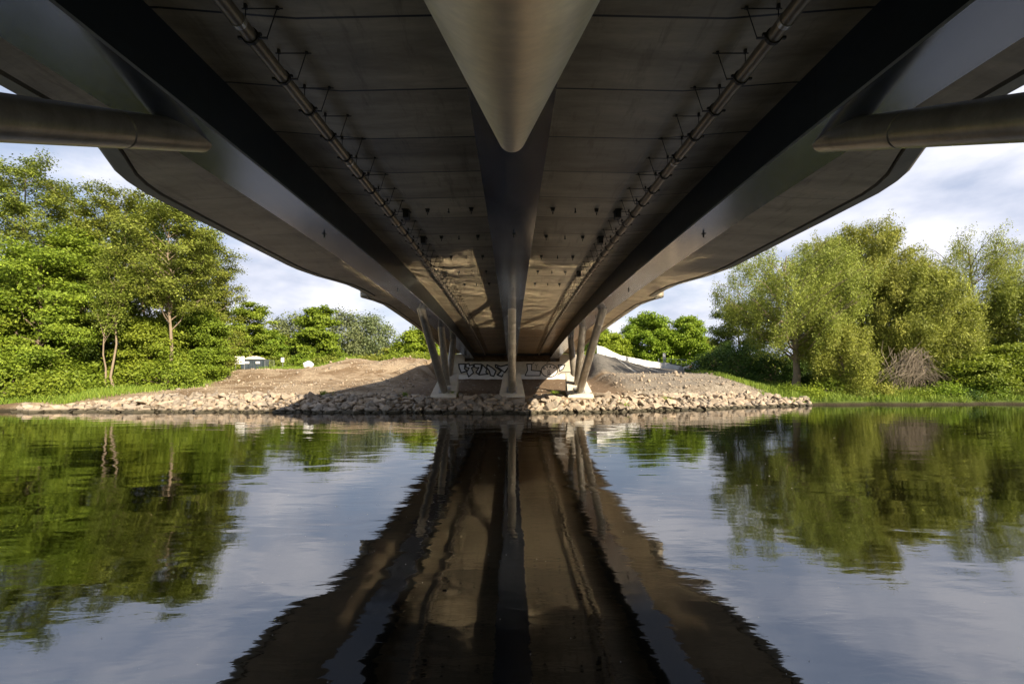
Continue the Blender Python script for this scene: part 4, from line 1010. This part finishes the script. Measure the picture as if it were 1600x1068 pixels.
# ------------------------------------------------------------------ right side: white barrier, poles, boards, drain strips
def white_barrier():
    P = [(933, 539, 549.5, 55.8), (946, 543, 551.5, 57), (957, 549, 557, 58), (967.5, 554, 562, 58.8), (979, 556.8, 566, 59.8), (990, 559, 569, 60.7), (1002, 561.5, 571.5, 61.6), (1015, 564, 574, 62.6), (1030, 565.8, 575.5, 63.8), (1046, 567, 576, 65), (1047.5, 569, 576, 65.1), (1062.5, 571, 577, 66.3)]
    a0 = at(P[0][0], P[0][2], P[0][3])
    root = empty('white_barrier', (a0.x, a0.y, gz(a0.x, a0.y)), label='long white sheet barrier curving down the embankment right of the bridge', cat='barrier')
    rg = np.random.default_rng(2); vs = []; pts = []
    for i in range(len(P) - 1):
        for k in range(4):
            u = k / 4; q = [P[i][j] + (P[i + 1][j] - P[i][j]) * u for j in range(4)]; pts.append(q)
    pts.append(list(P[-1])); n = len(pts)
    for q in pts:
        t_ = at(q[0], q[1], q[3]); x = t_.x; zb_ = min(gz(x, q[3]) - 0.05, at(q[0], q[2], q[3]).z)
        w_ = rg.normal() * 0.025
        for z, o_ in ((zb_, 0), ((zb_ + t_.z) / 2, w_), (t_.z + rg.normal() * 0.02, 0)): vs.append(Vector((x, q[3] + o_, z)) - root.location)
    vs2 = vs + [v + Vector((0, 0.04, 0)) for v in vs]; m = len(vs)
    fs = []
    for i in range(n - 1):
        for k in range(2):
            a_ = i * 3 + k; fs += [(a_, a_ + 3, a_ + 4, a_ + 1), (a_ + m, a_ + 1 + m, a_ + 4 + m, a_ + 3 + m)]
        fs += [(i * 3 + 2, i * 3 + 5, i * 3 + 5 + m, i * 3 + 2 + m), (i * 3, i * 3 + m, i * 3 + 3 + m, i * 3 + 3)]
    fs += [(0, 1, 1 + m, m), (1, 2, 2 + m, 1 + m)]
    b_ = MB(); b_.add(vs2, fs); b_.build('sheet', M['cloth'], root, True)
    for i in range(0, n, 3):
        q = pts[i]; t_ = at(q[0], q[1], q[3]); m_ = MB()
        zb_ = gz(t_.x, q[3]) - 0.2
        m_.tube([Vector((t_.x, q[3] + 0.09, zb_)) - root.location, Vector((t_.x, q[3] + 0.09, t_.z + 0.04)) - root.location], 0.028, 6); m_.build('stake', M['greysteel'], root)
white_barrier()


def strip(pa, pb_, label):
    a, b_ = Vector(pa), Vector(pb_); n = 14; vs = []
    side = (b_ - a).cross(Vector((0, 0, 1))).normalized() * 0.14
    for i in range(n + 1):
        q = a + (b_ - a) * i / n
        for s_, h in ((-1, -0.1), (-1, 0.09), (1, 0.09), (1, -0.1)):
            r_ = q + side * s_; vs.append((r_.x, r_.y, gz(r_.x, r_.y) + h))
    b2 = MB(); b2.add(vs, [(i * 4 + k, i * 4 + (k + 1) % 4, (i + 1) * 4 + (k + 1) % 4, (i + 1) * 4 + k) for i in range(n) for k in range(4)] + [(0, 1, 2, 3), (n * 4 + 3, n * 4 + 2, n * 4 + 1, n * 4)])
    o = b2.build('drain_channel', M['footing']); tag(o, label, 'drain channel', 'concrete drain channels down the right embankment')
strip((13.0, 58.0, 0), (15.2, 51.5, 0), 'pale concrete channel running down the dark slope nearest the bridge')
strip((16.6, 60.0, 0), (19.2, 53.6, 0), 'pale concrete channel lower down the dark slope, farther from the bridge')

for px, py, y, lb in ((1037.5, 551, 68, 'tall grey pole standing behind the white barrier, taller of the pair'), (1029, 560, 68, 'short grey pole standing behind the white barrier, left of the taller one')):
    p = at(px, py, y); z0 = gz(p.x, y); root = empty('marker_pole', (p.x, y, z0), label=lb, cat='pole')
    m = MB(); m.tube([(0, 0, -0.2), (0, 0, p.z - z0)], 0.09 if py < 555 else 0.06, 8); m.build('pole', M['greysteel'], root)
    m = MB(); m.box((0, -0.11, p.z - z0 - 0.55), (0.42, 0.03, 0.9 if py < 555 else 0.3)); m.build('plate', M['greysteel'], root)


def rail_fence():
    a, b_ = at(1040, 577, 69), at(1072, 577, 70); z0 = gz(a.x, 69)
    root = empty('rail_fence', (a.x, 69, z0), label='thin metal rail fence behind the low end of the white barrier', cat='fence')
    top = CZ + (HY - 560.5) * 69 / F - z0; L_ = b_.x - a.x
    m = MB(); m.tube([(0, 0, top), (L_, 0.9, top - 0.1)], 0.03, 6); m.build('handrail', M['greysteel'], root)
    m = MB(); m.tube([(0, 0, top * 0.5), (L_, 0.9, top * 0.5)], 0.022, 6); m.build('handrail', M['greysteel'], root)
    for k in range(5): m = MB(); m.tube([(L_ * k / 4, 0.9 * k / 4, -0.2), (L_ * k / 4, 0.9 * k / 4, top - 0.1 * k / 4)], 0.03, 6); m.build('post', M['greysteel'], root)
rail_fence()


def painted_boards():
    p = at(1077, 577, 64); z0 = gz(p.x, 64)
    root = empty('painted_boards', (p.x, 64, z0), label='heap of pale and blue boards with an orange piece against the dark shrub', cat='boards')
    for k, (x, w_, h, z, ry, mt) in enumerate([(-1.0, 1.0, 0.7, 0.35, 0.5, 'greysteel'), (-0.2, 1.3, 0.9, 0.5, -0.35, 'whitewash'), (0.5, 0.8, 1.2, 0.75, 0.15, 'silver'), (0.95, 0.6, 1.5, 0.85, 0.0, 'bluewhite'), (0.1, 0.8, 0.16, 0.85, -0.5, 'orange'), (-0.4, 1.2, 0.35, 0.25, 0.2, 'darksteel')]):
        m = MB(); m.box((x, -0.14 * k, z), (w_, 0.06, h), Matrix.Rotation(ry, 3, 'Y')); m.build('board', M[mt], root)
painted_boards()


# seeds and scum drifting on the water: stuff
def drift():
    rg = np.random.default_rng(55); V_ = []; Q_ = []
    for k in range(260):
        y = rg.uniform(2.5, 18) if k % 4 else rg.uniform(2.5, 29); x = rg.normal() * 3.5 - 0.6 if k % 3 else rg.uniform(-1, 1) * y
        s = rg.uniform(0.002, 0.005) * (1 + y * 0.12); n = len(V_)
        a = rg.uniform(0, 6.28)
        for q in range(4): V_.append((x + s * math.cos(a + q * 1.57) * rg.uniform(0.6, 1.4), y + s * math.sin(a + q * 1.57), 0.004))
        V_.append((x, y, 0.004 + s * 0.5)); Q_ += [(n, n + 1, n + 4), (n + 1, n + 2, n + 4), (n + 2, n + 3, n + 4), (n + 3, n, n + 4)]
    tag(link('drifting_seeds', fast_mesh('drifting_seeds', np.array(V_), np.array(Q_)), M['whitewash']), 'pale seed fluff and specks drifting on the dark water', 'seeds', kind='stuff')
drift()
